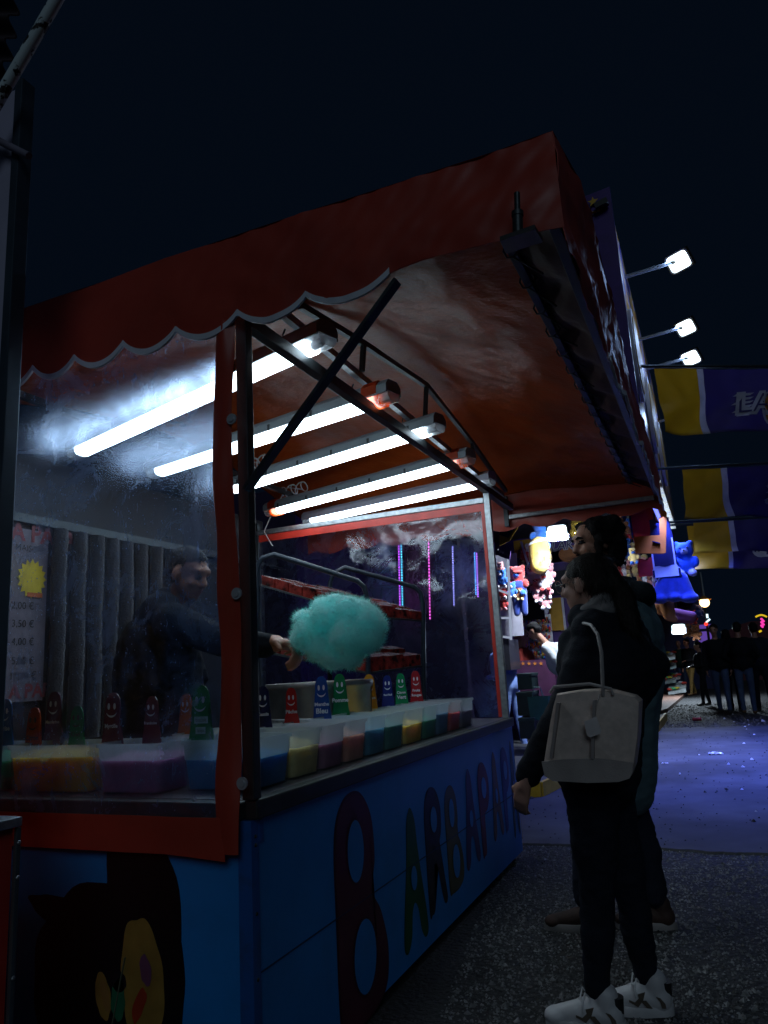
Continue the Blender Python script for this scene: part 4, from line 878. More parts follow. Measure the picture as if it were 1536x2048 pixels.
# ---- her handbag
BAGL = mat('taupe_bag_leather', (.60, .49, .43), .6, var=.12, vscale=40, bump=.25, bscale=220, bdist=.003)
BAGD = mat('dark_bag_base', (.34, .30, .28), .55, bump=.2, bscale=200)
bg_ = thing('handbag', 'taupe leather tote bag hanging from the woman shoulder on thin straps', 'bag', (-.5, 2.86, .84))
YBg = 2.80
def G(u, v, dy=0): return aty(u, v, YBg + dy)
front_poly = [(1112, 1388), (1160, 1380), (1215, 1378), (1270, 1392), (1281, 1402), (1278, 1470), (1270, 1530), (1262, 1553), (1240, 1560), (1180, 1562), (1110, 1558), (1094, 1548), (1086, 1528), (1092, 1490), (1100, 1440), (1106, 1410)]
mb = MB(); front_poly = [(p.x, p.y) for p in []] or [(u + (q * (u2 - u)), v + q * (v2 - v)) for (u, v), (u2, v2) in zip(front_poly, front_poly[1:] + front_poly[:1]) for q in (0, .25, .5, .75)]; n = len(front_poly); cu_, cv_ = 1184, 1475
rings = []
for dy, sc_ in ((.0, .90), (-.012, .97), (.0 + .02, 1.0), (.09, 1.0), (.12, .97), (.125, .9)):
    rings.append([tuple(G(cu_ + (u - cu_) * sc_, cv_ + (v - cv_) * sc_ , 0) + Vector((0, dy, 0))) for u, v in front_poly])
rings[0] = [(p[0], p[1] - .014, p[2]) for p in rings[0]]
pre = []
for sc_ in (.06, .25, .45, .62, .78):
    pre.append([tuple(G(cu_ + (u - cu_) * sc_, cv_ + (v - cv_) * sc_) + Vector((0, -.018 - .010 * (1 - sc_) + .012 * mnoise.noise(Vector((u * sc_ * .02, v * sc_ * .014, 3))) + .006 * mnoise.noise(Vector((u * sc_ * .05, v * sc_ * .05, 8))), 0))) for u, v in front_poly])
rings = pre + rings
loft(mb, rings, True, True); bagb = mb.build('bag_body', BAGL, bg_, 50)
mb = MB(); bp_ = [(1088, 1520), (1130, 1516), (1200, 1514), (1268, 1522), (1268, 1540), (1262, 1553), (1240, 1560), (1180, 1562), (1110, 1558), (1094, 1548)]
mb.prism([(u, v) for u, v in [(0, 0)]] * 0 or [(p.x, p.z) for p in [G(u, v) for u, v in bp_]], (0, YBg - .034, 0), (1, 0, 0), (0, 0, 1), .010); mb.build('base_panel', BAGD, bg_)
for a, b, r in (((1190, 1400), (1186, 1516), .007), ((1118, 1405), (1104, 1516), .006)):
    mb = MB(); mb.obox(G(*a, -.030), G(*b, -.030), .010, .040, (0, 1, 0)); mb.build('seam_strap', mat('seam_leather', (.30, .26, .25), .5), bg_)
mb = MB(); mb.tube([G(1100, 1386, -.02), G(1108, 1374, -.02), G(1180, 1368, -.022), G(1222, 1378, -.02), G(1226, 1390, -.02)], .006, 8); mb.build('handle', mat('pale_piping', (.34, .31, .30), .5), bg_, True)
mb = MB(); sp = [G(1118, 1390, .05), G(1165, 1300, .0)]
mb.tube([G(1206, 1392, -.015), G(1205, 1350, -.03), G(1203, 1305, -.035), G(1195, 1268, -.02), G(1182, 1250, .05), G(1165, 1246, .12)], .0065, 8); mb.build('strap', mat('pale_piping', (.34, .31, .30), .5), bg_, True)
mb = MB(); mb.prism([(p.x, p.z) for p in [G(u, v) for u, v in ((1174, 1440), (1198, 1430), (1208, 1458), (1205, 1464), (1186, 1471), (1180, 1467))]], (0, YBg - .062, 0), (1, 0, 0), (0, 0, 1), .005); tg = mb.build('hang_tag', mat('pale_leather_tag', (.62, .57, .56), .5), bg_)
mb = MB(); mb.tube([G(1186, 1436, -.042), G(1192, 1410, -.040), G(1200, 1388, -.02)], .003, 6); mb.build('tag_cord', BAGD, tg)

# ---- man behind her
YMn = 4.07
mn = thing('person', 'tall man with curly dark hair and grey blue jacket standing behind the woman', 'person', (-.6, YMn, 0))
def Mn(u, v, dy=0.0): return aty(u, v, YMn + dy)
fm = Vector((-.80, -.55, -.10)).normalized()
pr, HP, HM = head_prims(Mn(1190, 1088), fm, 1.15, 0, Vector((0, 0, 1)), Mn(1228, 1180))
body = pr + [('c', tuple(Mn(1240, 1240)), tuple(Mn(1240, 1500)), .13, .12, 0)]
hpL, hpR = Mn(1215, 1590, -.09), Mn(1245, 1590, .09)
aL, aR = Vector((-.755, 4.02, .12)), Vector((-.435, 4.12, .12)); kL, kR = Mn(1175, 1715, -.05), Mn(1290, 1700, .07)
for a, b, c in ((hpL, kL, aL), (hpR, kR, aR)): body += [('c', tuple(a), tuple(b), .07, .05, 0), ('c', tuple(b), tuple(c), .05, .035, 0)]
mw = Mn(1145, 1455, -.2); body += hand_prims(mw, Vector((-.3, 0, -1)), Vector((0, 1, 0)), 0, 1.05, .4) + [('c', tuple(Mn(1215, 1260, -.2)), tuple(mw), .03, .025, 0)]
blob('body', body, [SKIN, SKIN, LIP, EYE], mn, .010, 2)
JM = cloth('grey_blue_cotton', (.085, .14, .165)); JM2 = cloth('dark_scarf', (.016, .022, .026))
jm = [('c', tuple(Mn(1222, 1215, -.15)), tuple(Mn(1262, 1210, .16)), .10, .11, 0), ('c', tuple(Mn(1240, 1270, -.08)), tuple(Mn(1250, 1270, .09)), .20, .20, 0), ('c', tuple(Mn(1245, 1330)), tuple(Mn(1238, 1560)), .205, .185, 0), ('c', tuple(Mn(1275, 1215, .17)), tuple(Mn(1305, 1330, .2)), .09, .075, 0), ('c', tuple(Mn(1305, 1330, .2)), tuple(Mn(1285, 1440, .16)), .075, .06, 0),
      ('c', tuple(Mn(1218, 1215, -.18)), tuple(Mn(1190, 1345, -.24)), .085, .07, 0), ('c', tuple(Mn(1190, 1345, -.24)), tuple(mw + Vector((.01, 0, .05))), .068, .05, 0)]
blob('jacket', jm, [JM], mn, .014, 3, .012, 8, 7)
blob('collar', [('c', tuple(Mn(1225, 1180, -.09)), tuple(Mn(1285, 1185, -.03)), .055, .06, 0), ('c', tuple(Mn(1250, 1175, .02)), tuple(Mn(1290, 1190, .05)), .06, .06, 0), ('c', tuple(Mn(1205, 1195, -.06)), tuple(Mn(1235, 1215, -.1)), .05, .05, 0)], [JM2], mn, .011, 2, .008, 15)
TRM = cloth('navy_jeans', (.013, .017, .030)); tr = []
for a, b, c in ((hpL, kL, aL), (hpR, kR, aR)):
    tr += [('c', tuple(a), tuple(b), .11, .078, 0), ('c', tuple(b), tuple(c + Vector((0, 0, .03))), .076, .060, 0)]
tr += [('c', tuple(hpL + Vector((0, 0, .05))), tuple(hpR + Vector((0, 0, .05))), .13, .13, 0)]
blob('trousers', tr, [TRM], mn, .013, 2, .010, 13, 2)
rnd = random.Random(4); hp = [('e', HP(0, -.03, .052), (.098, .115, .088), 0, HM), ('e', HP(0, -.085, -.02), (.09, .07, .10), 0, HM)]
for k in range(46):
    a = rnd.uniform(-1, 1) * 2.4; zz = rnd.uniform(-.13, .09); r = .10 * math.sqrt(max(.1, 1 - (zz / .16) ** 2)); 
    hp.append(('e', HP(math.sin(a) * r * .9, -math.cos(a) * r - .03 if abs(a) < 2.0 else .02, zz + .02), rnd.uniform(.022, .036), 0))
strands(blob('hair', hp, [HAIRK], mn, .010, 1, .008, 45), 2600, .02, .055, HAIRK, .4)
blob('beard', [('e', HP(0, .052, -.085), (.050, .038, .036), 0, HM), ('e', HP(.045, .02, -.065), (.018, .035, .03), 0, HM), ('e', HP(-.045, .02, -.065), (.018, .035, .03), 0, HM), ('e', HP(0, .098, -.040), (.028, .010, .006), 0, HM)], [HAIRK], mn, .008, 1, .004, 60)
bm_ = MB()
for s in (-1, 1): bm_.tube([HP(s * .016, .100, .030), HP(s * .035, .096, .036), HP(s * .055, .082, .028)], [.004, .006, .003], 6)
bm_.build('eyebrows', HAIRK, mn, True)
SHB = mat('brown_suede_boot', (.042, .019, .013), .75, var=.25, vscale=12, bump=.15, bscale=150)
for (heel, toe) in (((-.66, 4.03, 0), (-.955, 3.98, 0)), ((-.355, 4.13, 0), (-.63, 4.09, 0))):
    o, Q = shoe('shoe', heel, toe, SHB, mn, mat('pale_grey_sole', (.24, .22, .21), .7)); mb = MB()
    for k in range(4):
        a = .42 + .07 * k; mb.tube([Q(a, -.028, .088 - .008 * k), Q(a + .03, 0, .096 - .010 * k), Q(a, .028, .088 - .008 * k)], .004, 6)
    mb.build('laces', mat('ochre_lace', (.16, .09, .03), .7), o, True)

# ---- vendor behind the plastic
vd = thing('person', 'vendor in a dark jacket behind the scratched plastic holding out candy floss', 'person', (-2.45, 2.98, .24))
YV = 2.98
def Vn(u, v, dy=0): return aty(u, v, YV + dy)
fv_ = Vector((.95, -.08, -.38)).normalized()
pr, HP, HM = head_prims(Vn(378, 1150), fv_, 1.08, 0, Vector((0, 0, 1)), Vn(345, 1215))
vw = aty(552, 1292, 2.93)
body = pr + hand_prims(vw - Vector((.02, 0, -.02)), Vector((1, -.05, -.25)), Vector((.1, -.35, -1)), 0, 1.38, .78) + [('c', tuple(Vn(330, 1250, -.15)), tuple(Vn(445, 1270, -.1)), .04, .035, 0), ('c', tuple(Vn(445, 1270, -.1)), tuple(vw), .035, .03, 0)]
body += [('c', tuple(Vn(330, 1300)), tuple(Vn(330, 1560)), .13, .13, 0)]
for s in (-1, 1): body += [('c', (-2.45, 2.98 + s * .1, 1.0), (-2.43, 2.98 + s * .1, .30), .08, .06, 0)]
blob('body', body, [SKIN, SKIN, LIP, EYE], vd, .010, 2)
VJ = cloth('vendor_dark_jacket', (.006, .008, .013))
vj = [('c', tuple(Vn(320, 1225, -.16)), tuple(Vn(320, 1225, .16)), .10, .10, 0), ('c', tuple(Vn(318, 1300, -.08)), tuple(Vn(318, 1300, .08)), .20, .20, 0), ('c', tuple(Vn(318, 1330)), tuple(Vn(312, 1570)), .215, .24, 0), ('c', tuple(Vn(345, 1245, -.2)), tuple(Vn(440, 1280, -.14)), .095, .075, 0), ('c', tuple(Vn(440, 1280, -.14)), tuple(vw - Vector((.045, 0, -.008))), .078, .056, 0), ('c', tuple(Vn(300, 1240, .2)), tuple(Vn(390, 1350, .2)), .09, .07, 0), ('c', tuple(Vn(335, 1205, -.02)), tuple(Vn(352, 1208, .02)), .075, .075, 0)]
blob('jacket', vj, [VJ], vd, .014, 3, .012, 8, 3)
trv = []
for s in (-1, 1): trv += [('c', (-2.45, 2.98 + s * .1, 1.0), (-2.43, 2.98 + s * .1, .32), .11, .08, 0)]
blob('trousers', trv, [DJ], vd, .016, 2)
for s in (-1, 1): shoe('shoe', (-2.50, 2.98 + s * .1, .24), (-2.22, 2.96 + s * .1, .24), mat('dark_shoe', (.03, .026, .024), .6), vd, SOLE)
strands(blob('hair', [('e', HP(0, -.02, .055), (.086, .104, .080), 0, HM), ('e', HP(0, -.055, .0), (.080, .062, .065), 0, HM)], [HAIRD], vd, .010, 1, .005, 50), 2200, .015, .035, HAIRD, .5)

# ------------------------------------------------------------------ neighbouring stall at the left edge
nb_ = thing('neighbour_stall', 'next stall at the left edge with red counter and pale folding panel', 'market stall', (-2.3, 1.5, 0))
LIL = mat('lilac_panel', (.45, .43, .56), .5, var=.12, vscale=2, dirt=.2, dcol=(.18, .17, .24))
MB().box((-3.2, 1.60, 2.10), (-2.013, 1.63, 3.41)).build('folding_panel', LIL, nb_)
MB().bbox((-2.012, 1.585, .96), (-1.975, 1.64, 3.43), .004).build('corner_post', mat('grey_blue_post', (.06, .085, .11), .4, .4, dirt=.4), nb_)
q = MB(); q.tube([aty(-40, 262, 1.56), aty(0, 283, 1.56), aty(58, 312, 1.57)], .013, 10); q.build('hinge_bar', mat('lilac_bar', (.2, .18, .24), .5), nb_, True)
MB().box((-3.2, 1.605, 1.0), (-2.013, 1.62, 2.095)).build('inner_panel', mat('orange_board', (.30, .14, .04), .6), nb_)
MB().box((-3.2, .6, .05), (-1.854, 1.584, .93)).build('counter_front', mat('dull_red_panel', (.60, .04, .025), .5, var=.15), nb_)
MB().bbox((-3.2, .59, .932), (-1.835, 1.60, .958), .004).build('counter_edge', GALV, nb_)
cq = MB(); cq.bbox((-1.852, 1.586, .05), (-1.838, 1.60, .93), .003); co = cq.build('corner_angle', mat('dull_angle', (.09, .11, .12), .45, .5), nb_)
for z in (.89, .80, .55, .3):
    cb = MB(); cb.ell((-1.837, 1.593, z), (.004, .006, .006), 8, 6); cb.build('rivet', GALV, co)
pp = thing('support_pole', 'round pole with flaking white paint crossing the upper left corner', 'pole', aty(60, 105, 1.5))
def peel():
    m = bpy.data.materials.new('flaking_paint'); m.use_nodes = True; nt = m.node_tree; b = nt.nodes['Principled BSDF']; L = nt.links.new
    tc = nt.nodes.new('ShaderNodeTexCoord'); n = nt.nodes.new('ShaderNodeTexNoise'); n.inputs['Scale'].default_value = 22; n.inputs['Detail'].default_value = 7; n.inputs['Roughness'].default_value = .6
    L(tc.outputs['Object'], n.inputs['Vector'])
    r = nt.nodes.new('ShaderNodeValToRGB'); r.color_ramp.interpolation = 'LINEAR'; e = r.color_ramp.elements; e[0].position = .43; e[0].color = (.02, .014, .012, 1); e[1].position = .45; e[1].color = (.62, .72, .74, 1)
    L(n.outputs['Fac'], r.inputs['Fac']); L(r.outputs['Color'], b.inputs['Base Color']); b.inputs['Roughness'].default_value = .45
    bp = nt.nodes.new('ShaderNodeBump'); bp.inputs['Strength'].default_value = .8; bp.inputs['Distance'].default_value = .003; L(r.outputs['Color'], bp.inputs['Height']); L(bp.outputs['Normal'], b.inputs['Normal']); return m
q = MB(); a, b = aty(-12, 215, 1.5), aty(148, -60, 1.5); q.tube([a + (a - b) * 1.2, b + (b - a) * .6], .0205, 20); q.build('pole', peel(), pp, True)
rf = thing('dark_fringe', 'dark scalloped fringe of the neighbouring canopy in the top left corner', 'fringe', (-2.4, 2.3, 4.1))
q = MB(); q.grid(lambda u, v: (lambda p: (p.x, p.y + .03 * math.sin(v * 26), p.z))(aty(-60 + 95 * u - 25 * v, -40 + 190 * v, 2.3)), 10, 60, thick=(0, .01, 0)); q.build('fringe_cloth', mat('dark_plum_cloth', (.03, .018, .024), .7), rf, True)

# ------------------------------------------------------------------ prize stall beyond
PUR = mat('purple_panel', (.055, .02, .16), .45, var=.15); YEL = mat('gold_panel', (.50, .27, .015), .5, var=.12); WPN = mat('white_edge', (.6, .6, .66), .5)
ps = thing('prize_stall', 'purple and gold prize stall with a tall painted facade beyond the candy stall', 'market stall', (-2.2, 10.5, 0))
def mural():
    m = bpy.data.materials.new('airbrushed_mural'); m.use_nodes = True; nt = m.node_tree; b = nt.nodes['Principled BSDF']; L = nt.links.new
    tc = nt.nodes.new('ShaderNodeTexCoord'); mp = nt.nodes.new('ShaderNodeMapping'); mp.inputs['Scale'].default_value = (1, .5, 1.0); L(tc.outputs['Object'], mp.inputs['Vector'])
    n = nt.nodes.new('ShaderNodeTexNoise'); n.inputs['Scale'].default_value = 1.6; n.inputs['Detail'].default_value = 3; n.inputs['Distortion'].default_value = 2.2; L(mp.outputs[0], n.inputs['Vector'])
    r = nt.nodes.new('ShaderNodeValToRGB'); e = r.color_ramp.elements; e[0].position = .30; e[0].color = (.05, .02, .20, 1); e[1].position = .36; e[1].color = (.09, .10, .35, 1)
    for p, c in ((.44, (.10, .05, .30, 1)), (.48, (.55, .52, .60, 1)), (.52, (.55, .30, .02, 1)), (.58, (.30, .08, .02, 1)), (.63, (.55, .38, .05, 1)), (.68, (.06, .03, .22, 1))):
        x = e.new(p); x.color = c
    L(n.outputs['Fac'], r.inputs['Fac']); L(r.outputs['Color'], b.inputs['Base Color']); b.inputs['Roughness'].default_value = .3; return m
FX = -.37
MB().box((FX - .12, 7.05, 3.55), (FX, 14.5, 5.75)).build('facade', mural(), ps)
# stepped facade end panel, with star and bar
q = MB(); q.prism([(-.72, 3.5), (-.345, 3.5), (-.345, 5.86), (-.62, 5.83), (-.72, 5.4)], (0, 7.0, 0), (1, 0, 0), (0, 0, 1), .04); q.build('facade_end', mat('violet_panel', (.06, .018, .20), .35), ps)
def star(c, r, ux, uz, n=5): return [Vector(c) + Vector(ux) * (r if j % 2 == 0 else r * .42) * math.sin(j * math.pi / n) + Vector(uz) * (r if j % 2 == 0 else r * .42) * math.cos(j * math.pi / n) for j in range(2 * n)]
c = aty(1186, 403, 6.93); q = MB(); q.add(star(c, .055, (1, 0, 0), (0, 0, 1)), [tuple(range(10))]); q.build('star', mat('gold_star', (.7, .42, .02), .5), ps)
q = MB(); q.obox(aty(1178, 428, 6.93), aty(1200, 420, 6.93), .004, .03, (0, 1, 0)); q.build('gold_bar', mat('gold_star', (.7, .42, .02), .5), ps)
q = MB(); q.obox(aty(1190, 415, 6.9), aty(1215, 402, 6.9), .06, .07, (0, 1, 0)); q.build('bracket', DARK, ps)
for y, z in ((7.6, 4.3), (9.4, 4.2), (11.4, 4.2)):                # round emblems standing proud of the facade
    q = MB(); q.tube([(FX + .01, y, z), (FX + .05, y, z)], .48, 32, 0); q.tube([(FX + .051, y, z), (FX + .06, y, z)], .40, 32, 1); q.build('round_emblem', [WPN, YEL], ps, 30)
# roof, ceiling, end wall, counter
MB().box((-4.2, 7.4, 3.62), (FX - .13, 14.5, 3.7)).build('roof', mat('dark_roof', (.03, .03, .04), .6), ps)
ew = MB(); ew.box((-4.4, 13.9, 0), (-1.45, 14.0, 3.61)); wall = ew.build('end_wall', PUR, ps)
MB().box((-4.3, 7.4, 0), (-4.2, 14.0, 3.61)).build('back_wall', PUR, ps)
for (u0, v0, u1, v1, m, nm) in [(1103, 1195, 1122, 1262, YEL, 'gold_column'), (1122, 1195, 1126, 1262, WPN, 'white_strip'), (1030, 1078, 1062, 1116, YEL, 'gold_band'), (1100, 1100, 1130, 1126, YEL, 'gold_band'), (1102, 1060, 1192, 1128, mat('lilac_banner', (.10, .05, .25), .5), 'banner_cloth'), (1075, 1208, 1100, 1250, mat('purple_frame', (.14, .03, .30), .45), 'purple_frame'), (1100, 1135, 1180, 1192, mat('dark_gap', (.012, .02, .03), .7), 'dark_panel')]:
    a, b = aty(u0, v1, 13.88), aty(u1, v0, 13.88); d = .02 if nm != 'gold_column' else .05
    MB().box((min(a.x, b.x), 13.89 - d, min(a.z, b.z)), (max(a.x, b.x), 13.895, max(a.z, b.z))).build(nm, m, ps)
p = aty(1143, 1090, 13.85); text_part('banner_print', 'LAKERS', p, (1, 0, 0), (0, 0, 1), .23, WPN, ps, offset=.012, shear=.25)
text_part('banner_print', 'LAKERS', p + Vector((0, -.004, 0)), (1, 0, 0), (0, 0, 1), .23, mat('purple_print', (.05, .015, .13), .5), ps, offset=-.001, shear=.25)
q = MB(); c = aty(1145, 1108, 13.862); q.add([c + Vector((.26 * math.cos(t), 0, .16 * math.sin(t))) for t in [j * .2618 for j in range(24)]], [tuple(range(24))]); q.build('ball_print', mat('orange_print', (.42, .14, .03), .5), ps)
for (a, b) in (((1042, 1083), (1078, 1200)), ((1000, 1112), (1034, 1140))):
    q = MB(); q.tube([aty(*a, 12.5), aty(*b, 12.5)], .02, 8); q.build('white_rod', WPN, ps)
# signs hung under the roof at the left
q = MB(); q.prism([(p.x, p.z) for p in [aty(u, v, 10.2) for u, v in ((1000, 1045), (1044, 1043), (1020, 1082), (1000, 1092))]], (0, 10.2, 0), (1, 0, 0), (0, 0, 1), .03); q.build('hung_sign', YEL, ps)
q = MB(); q.prism([(p.x, p.z) for p in [aty(u, v, 10.16) for u, v in ((1005, 1050), (1038, 1045), (1017, 1076), (999, 1070))]], (0, 10.16, 0), (1, 0, 0), (0, 0, 1), .02); q.build('dark_screen', mat('dark_screen', (.02, .025, .04), .2), ps)
q = MB(); q.prism([(p.x, p.z) for p in [aty(u, v, 10.3) for u, v in ((998, 1093), (1022, 1102), (1020, 1120), (998, 1112))]], (0, 10.3, 0), (1, 0, 0), (0, 0, 1), .03); sg = q.build('star_board', PUR, ps)
for k in range(4):
    q = MB(); q.add(star(aty(1001 + 5 * k, 1103 + 2.5 * k, 10.27), .03, (1, 0, 0), (0, 0, 1)), [tuple(range(10))]); q.build('star', WPN, sg)
# front counter with stars
ca, cb_ = aty(1033, 1322, 11.6), aty(1110, 1338, 11.6)
MB().box((-3.6, 11.55, .6), (cb_.x, 11.75, ca.z)).build('counter', mat('plum_counter', (.06, .015, .05), .5), ps)
for k in range(4):
    q = MB(); q.add(star(aty(1046 + 12 * k, 1327, 11.54), .035, (1, 0, 0), (0, 0, 1)), [tuple(range(10))]); q.build('star', mat('orange_star', (.6, .2, .03), .5), ps)
# yellow edged platform
q = MB(); q.prism([(-1.74, 7.55), (-1.10, 12.4), (-1.10, 16.3), (-4.2, 16.3), (-4.2, 7.55)], (0, 0, .005), (1, 0, 0), (0, 1, 0), .11); q.build('platform', mat('platform_dark', (.04, .04, .045), .7), ps)
for a, b in (((-1.735, 7.56), (-1.09, 12.4)), ((-1.09, 12.4), (-1.09, 16.3)), ((-2.6, 7.54), (-1.735, 7.54))):
    q = MB(); q.obox((*a, .075), (*b, .075), .04, .145); q.build('yellow_kerb', mat('yellow_kerb', (.55, .33, .02), .6, bump=.4, bscale=60), ps)
# key-ring display
kb = thing('key_ring_board', 'wall board crowded with small colourful key rings below the hanging plush toys', 'display', aty(1067, 1320, 12.8))
q = MB(); a, b = aty(1033, 1320, 12.85), aty(1100, 1228, 12.85); q.box((a.x, 12.85, a.z), (b.x, 12.9, b.z)); q.build('board', mat('white_mesh', (.5, .5, .52), .6), kb)
kc = [(.6, .03, .03), (.02, .25, .08), (.03, .1, .5), (.6, .4, .03), (.5, .1, .3), (.35, .12, .04), (.02, .02, .03), (.4, .45, .5), (.65, .15, .02)]
mb = MB(); kms = [mat('key_ring_%d' % i, c_, .4) for i, c_ in enumerate(kc)]
for r in range(5):
    for k in range(26):
        p = aty(1036 + k * 2.5 + random.uniform(-.6, .6), 1238 + r * 17 + random.uniform(-3, 3), 12.80); kk = random.randrange(len(kc)) if random.random() < .8 else [6, 2, 0, 3, 0][r]
        mb.ell(p, (.022, .02, .035), 6, 4, None, kk); mb.ell(p + Vector((random.uniform(-.01, .01), 0, -.05)), (.016, .015, .022), 6, 4, None, random.randrange(len(kc))); mb.tube([p + Vector((0, 0, .03)), p + Vector((0, .03, .085))], .005, 4, 7)
tag(mb.build('key_rings', kms, kb, True), kind='stuff')
c = aty(1049, 1226, 12.75); q = MB(); q.add([c + Vector(((.12 if j % 2 else .085) * math.cos(j * math.pi / 12), 0, (.085 if j % 2 else .06) * math.sin(j * math.pi / 12))) for j in range(24)], [tuple(range(24))]); q.build('price_star', mat('orange_card2', (.65, .25, .03), .6), kb)
# crane machine
cm = thing('crane_machine', 'white framed crane game with blue and red plush behind its glass', 'arcade machine', aty(1010, 1340, 10.8))
def C(u, v, y=10.8): return aty(u, v, y)
for a, b in (((997, 1098), (1016, 1118)), ((1016, 1118), (1022, 1280)), ((997, 1180), (1018, 1188)), ((997, 1236), (1020, 1236)), ((997, 1272), (1022, 1276))):
    q = MB(); q.obox(C(*a), C(*b), .03, .03); q.build('machine_frame', emat('white_led_edge', (.65, .75, 1.0), .45), cm)
q = MB(); a, b = C(990, 1280), C(1022, 1340); q.box((a.x, 10.8, b.z), (b.x, 11.4, a.z)); q.build('cabinet', mat('dark_cabinet', (.03, .03, .04), .3), cm)
q = MB(); a, b = C(985, 1275, 11.3), C(1030, 1105, 11.3); q.box((a.x, 11.35, a.z), (b.x, 11.4, b.z)); q.build('back_panel', mat('pale_back', (.42, .40, .48), .5), cm)
# plush toys
def plush(label, u, v, y, r, m, m2, kind='bear', face=True, parts=None):
    c = aty(u, v, y); t = thing('plush_toy', label, 'plush toy', c, 'plush toys hanging in the prize stall')
    E = lambda x, yy, z, rr, zn=0: ('e', tuple(c + Vector((x, yy, z)) * r), tuple(q * r for q in (rr if isinstance(rr, tuple) else (rr,) * 3)), zn)
    pr = [E(0, 0, .45, (.5, .45, .45)), E(0, 0, -.35, (.45, .4, .52)), E(0, -.38, .36, (.2, .16, .15), 1), E(.35, 0, .82, .17), E(-.35, 0, .82, .17), E(.5, -.15, -.2, (.2, .2, .3)), E(-.5, -.15, -.2, (.2, .2, .3)), E(.3, -.25, -.8, (.22, .28, .2), 1), E(-.3, -.25, -.8, (.22, .28, .2), 1)]
    blob('plush_body', pr, [m, m2], t, max(.012, r * .07), 2)
    q = MB()
    for s in (-1, 1): q.ell(c + Vector((s * .18, -.43, .55)) * r, .06 * r, 8, 6)
    q.ell(c + Vector((0, -.54, .42)) * r, .06 * r, 8, 6); q.build('eyes_and_nose', EYE, t, True)
    return t
PL = {k: mat('plush_' + k, c_, .95, var=.15, vscale=20, bump=.4, bscale=80, sheen=.4) for k, c_ in dict(blue=(.02, .12, .50), white=(.6, .58, .62), pink=(.60, .25, .27), red=(.45, .03, .03), deep=(.008, .03, .22), brown=(.26, .09, .03), cream=(.6, .45, .18)).items()}
PLU = [('small blue plush in the crane game above the red one', 1003, 1157, 10.9, .16, 'blue', 'white'), ('small red plush in the crane game', 1005, 1182, 10.9, .14, 'red', 'white'), ('lower red plush at the edge of the crane game', 1006, 1205, 10.9, .13, 'red', 'pink'), ('pink plush peeping from the top of the crane game', 1001, 1136, 10.9, .10, 'pink', 'white'),
       ('big blue plush hanging above the yellow cushion', 1083, 1066, 11.2, .27, 'blue', 'blue'), ('white plush topmost of the hanging bunch', 1064, 1150, 11.4, .17, 'white', 'pink'), ('pink plush upper right of the bunch', 1098, 1146, 11.4, .16, 'pink', 'pink'),
       ('white plush with a red heart in the bunch', 1090, 1162, 11.2, .16, 'white', 'red'), ('pink plush in the left middle of the bunch', 1073, 1172, 11.4, .15, 'pink', 'white'), ('pink plush in the lower middle of the bunch', 1094, 1180, 11.3, .15, 'pink', 'white'), ('pink plush at the bottom of the hanging bunch', 1091, 1200, 11.3, .15, 'pink', 'white'), ('small pink plush lower left in the bunch', 1077, 1190, 11.25, .12, 'pink', 'white'),
       ('bear doll with a red cap and blue trousers hanging by a post', 1036, 1162, 11.0, .24, 'red', 'blue'), ('small brown plush under the capped bear doll', 1040, 1187, 10.95, .11, 'brown', 'cream'), ('blue plush hanging beside the crane game', 1024, 1180, 10.9, .13, 'blue', 'white'),
       ('large sky blue plush with round eyes hanging by the jerseys', 1370, 1118, 10.2, .24, 'blue', 'white'), ('small cream plush behind the orange jersey', 1268, 1112, 11.2, .13, 'cream', 'blue')]
for l, u, v, y, r, a, b in PLU: 
    t = plush(l, u, v, y, r, PL[a], PL[b])
    if 'capped' not in l and 'cap ' in l:
        c = aty(u, v, y); blob('cap', [('e', tuple(c + Vector((0, 0, .62)) * r), (.5 * r, .5 * r, .32 * r), 0), ('e', tuple(c + Vector((.12, -.4, .5)) * r), (.35 * r, .25 * r, .08 * r), 0)], [PL['red']], t, .016, 1)
        blob('trousers', [('c', tuple(c + Vector((s * .22, 0, -.35)) * r), tuple(c + Vector((s * .25, 0, -2.0)) * r), .3 * r, .2 * r, 0) for s in (-1, 1)] + [('e', tuple(c + Vector((0, 0, -.3)) * r), (.5 * r, .42 * r, .42 * r), 0)], [PL['deep']], t, .016, 1)
cs_ = thing('cushion_toy', 'tall yellow plush cushion with small printed rings hanging in the prize stall', 'cushion', aty(1080, 1112, 11.0))
c = aty(1080, 1113, 11.0); blob('cushion', [('c', tuple(c + Vector((0, 0, .15))), tuple(c + Vector((-.02, 0, -.13))), .155, .14, 0), ('e', tuple(c), (.165, .15, .22), 0)], [mat('yellow_plush', (.66, .45, .07), .9, var=.1, bump=.3, sheen=.3)], cs_, .016, 2)
q = MB(); q.tube([c + Vector((.15 * math.cos(t), .13 * math.sin(t), .215 + .03 * math.cos(t))) for t in [j * .314 for j in range(21)]], .022, 8); q.build('white_rim', PL['white'], cs_, True)
for du, dv in ((-6, -10), (5, 6), (-12, 4), (12, -4)):
    q = MB(); p = aty(1080 + du, 1115 + dv, 10.825); q.tube([p + Vector((.018 * math.cos(t), 0, .018 * math.sin(t))) for t in [j * .628 for j in range(11)]], .004, 5); q.build('ring_print', mat('ochre_print', (.3, .18, .03), .7), cs_)
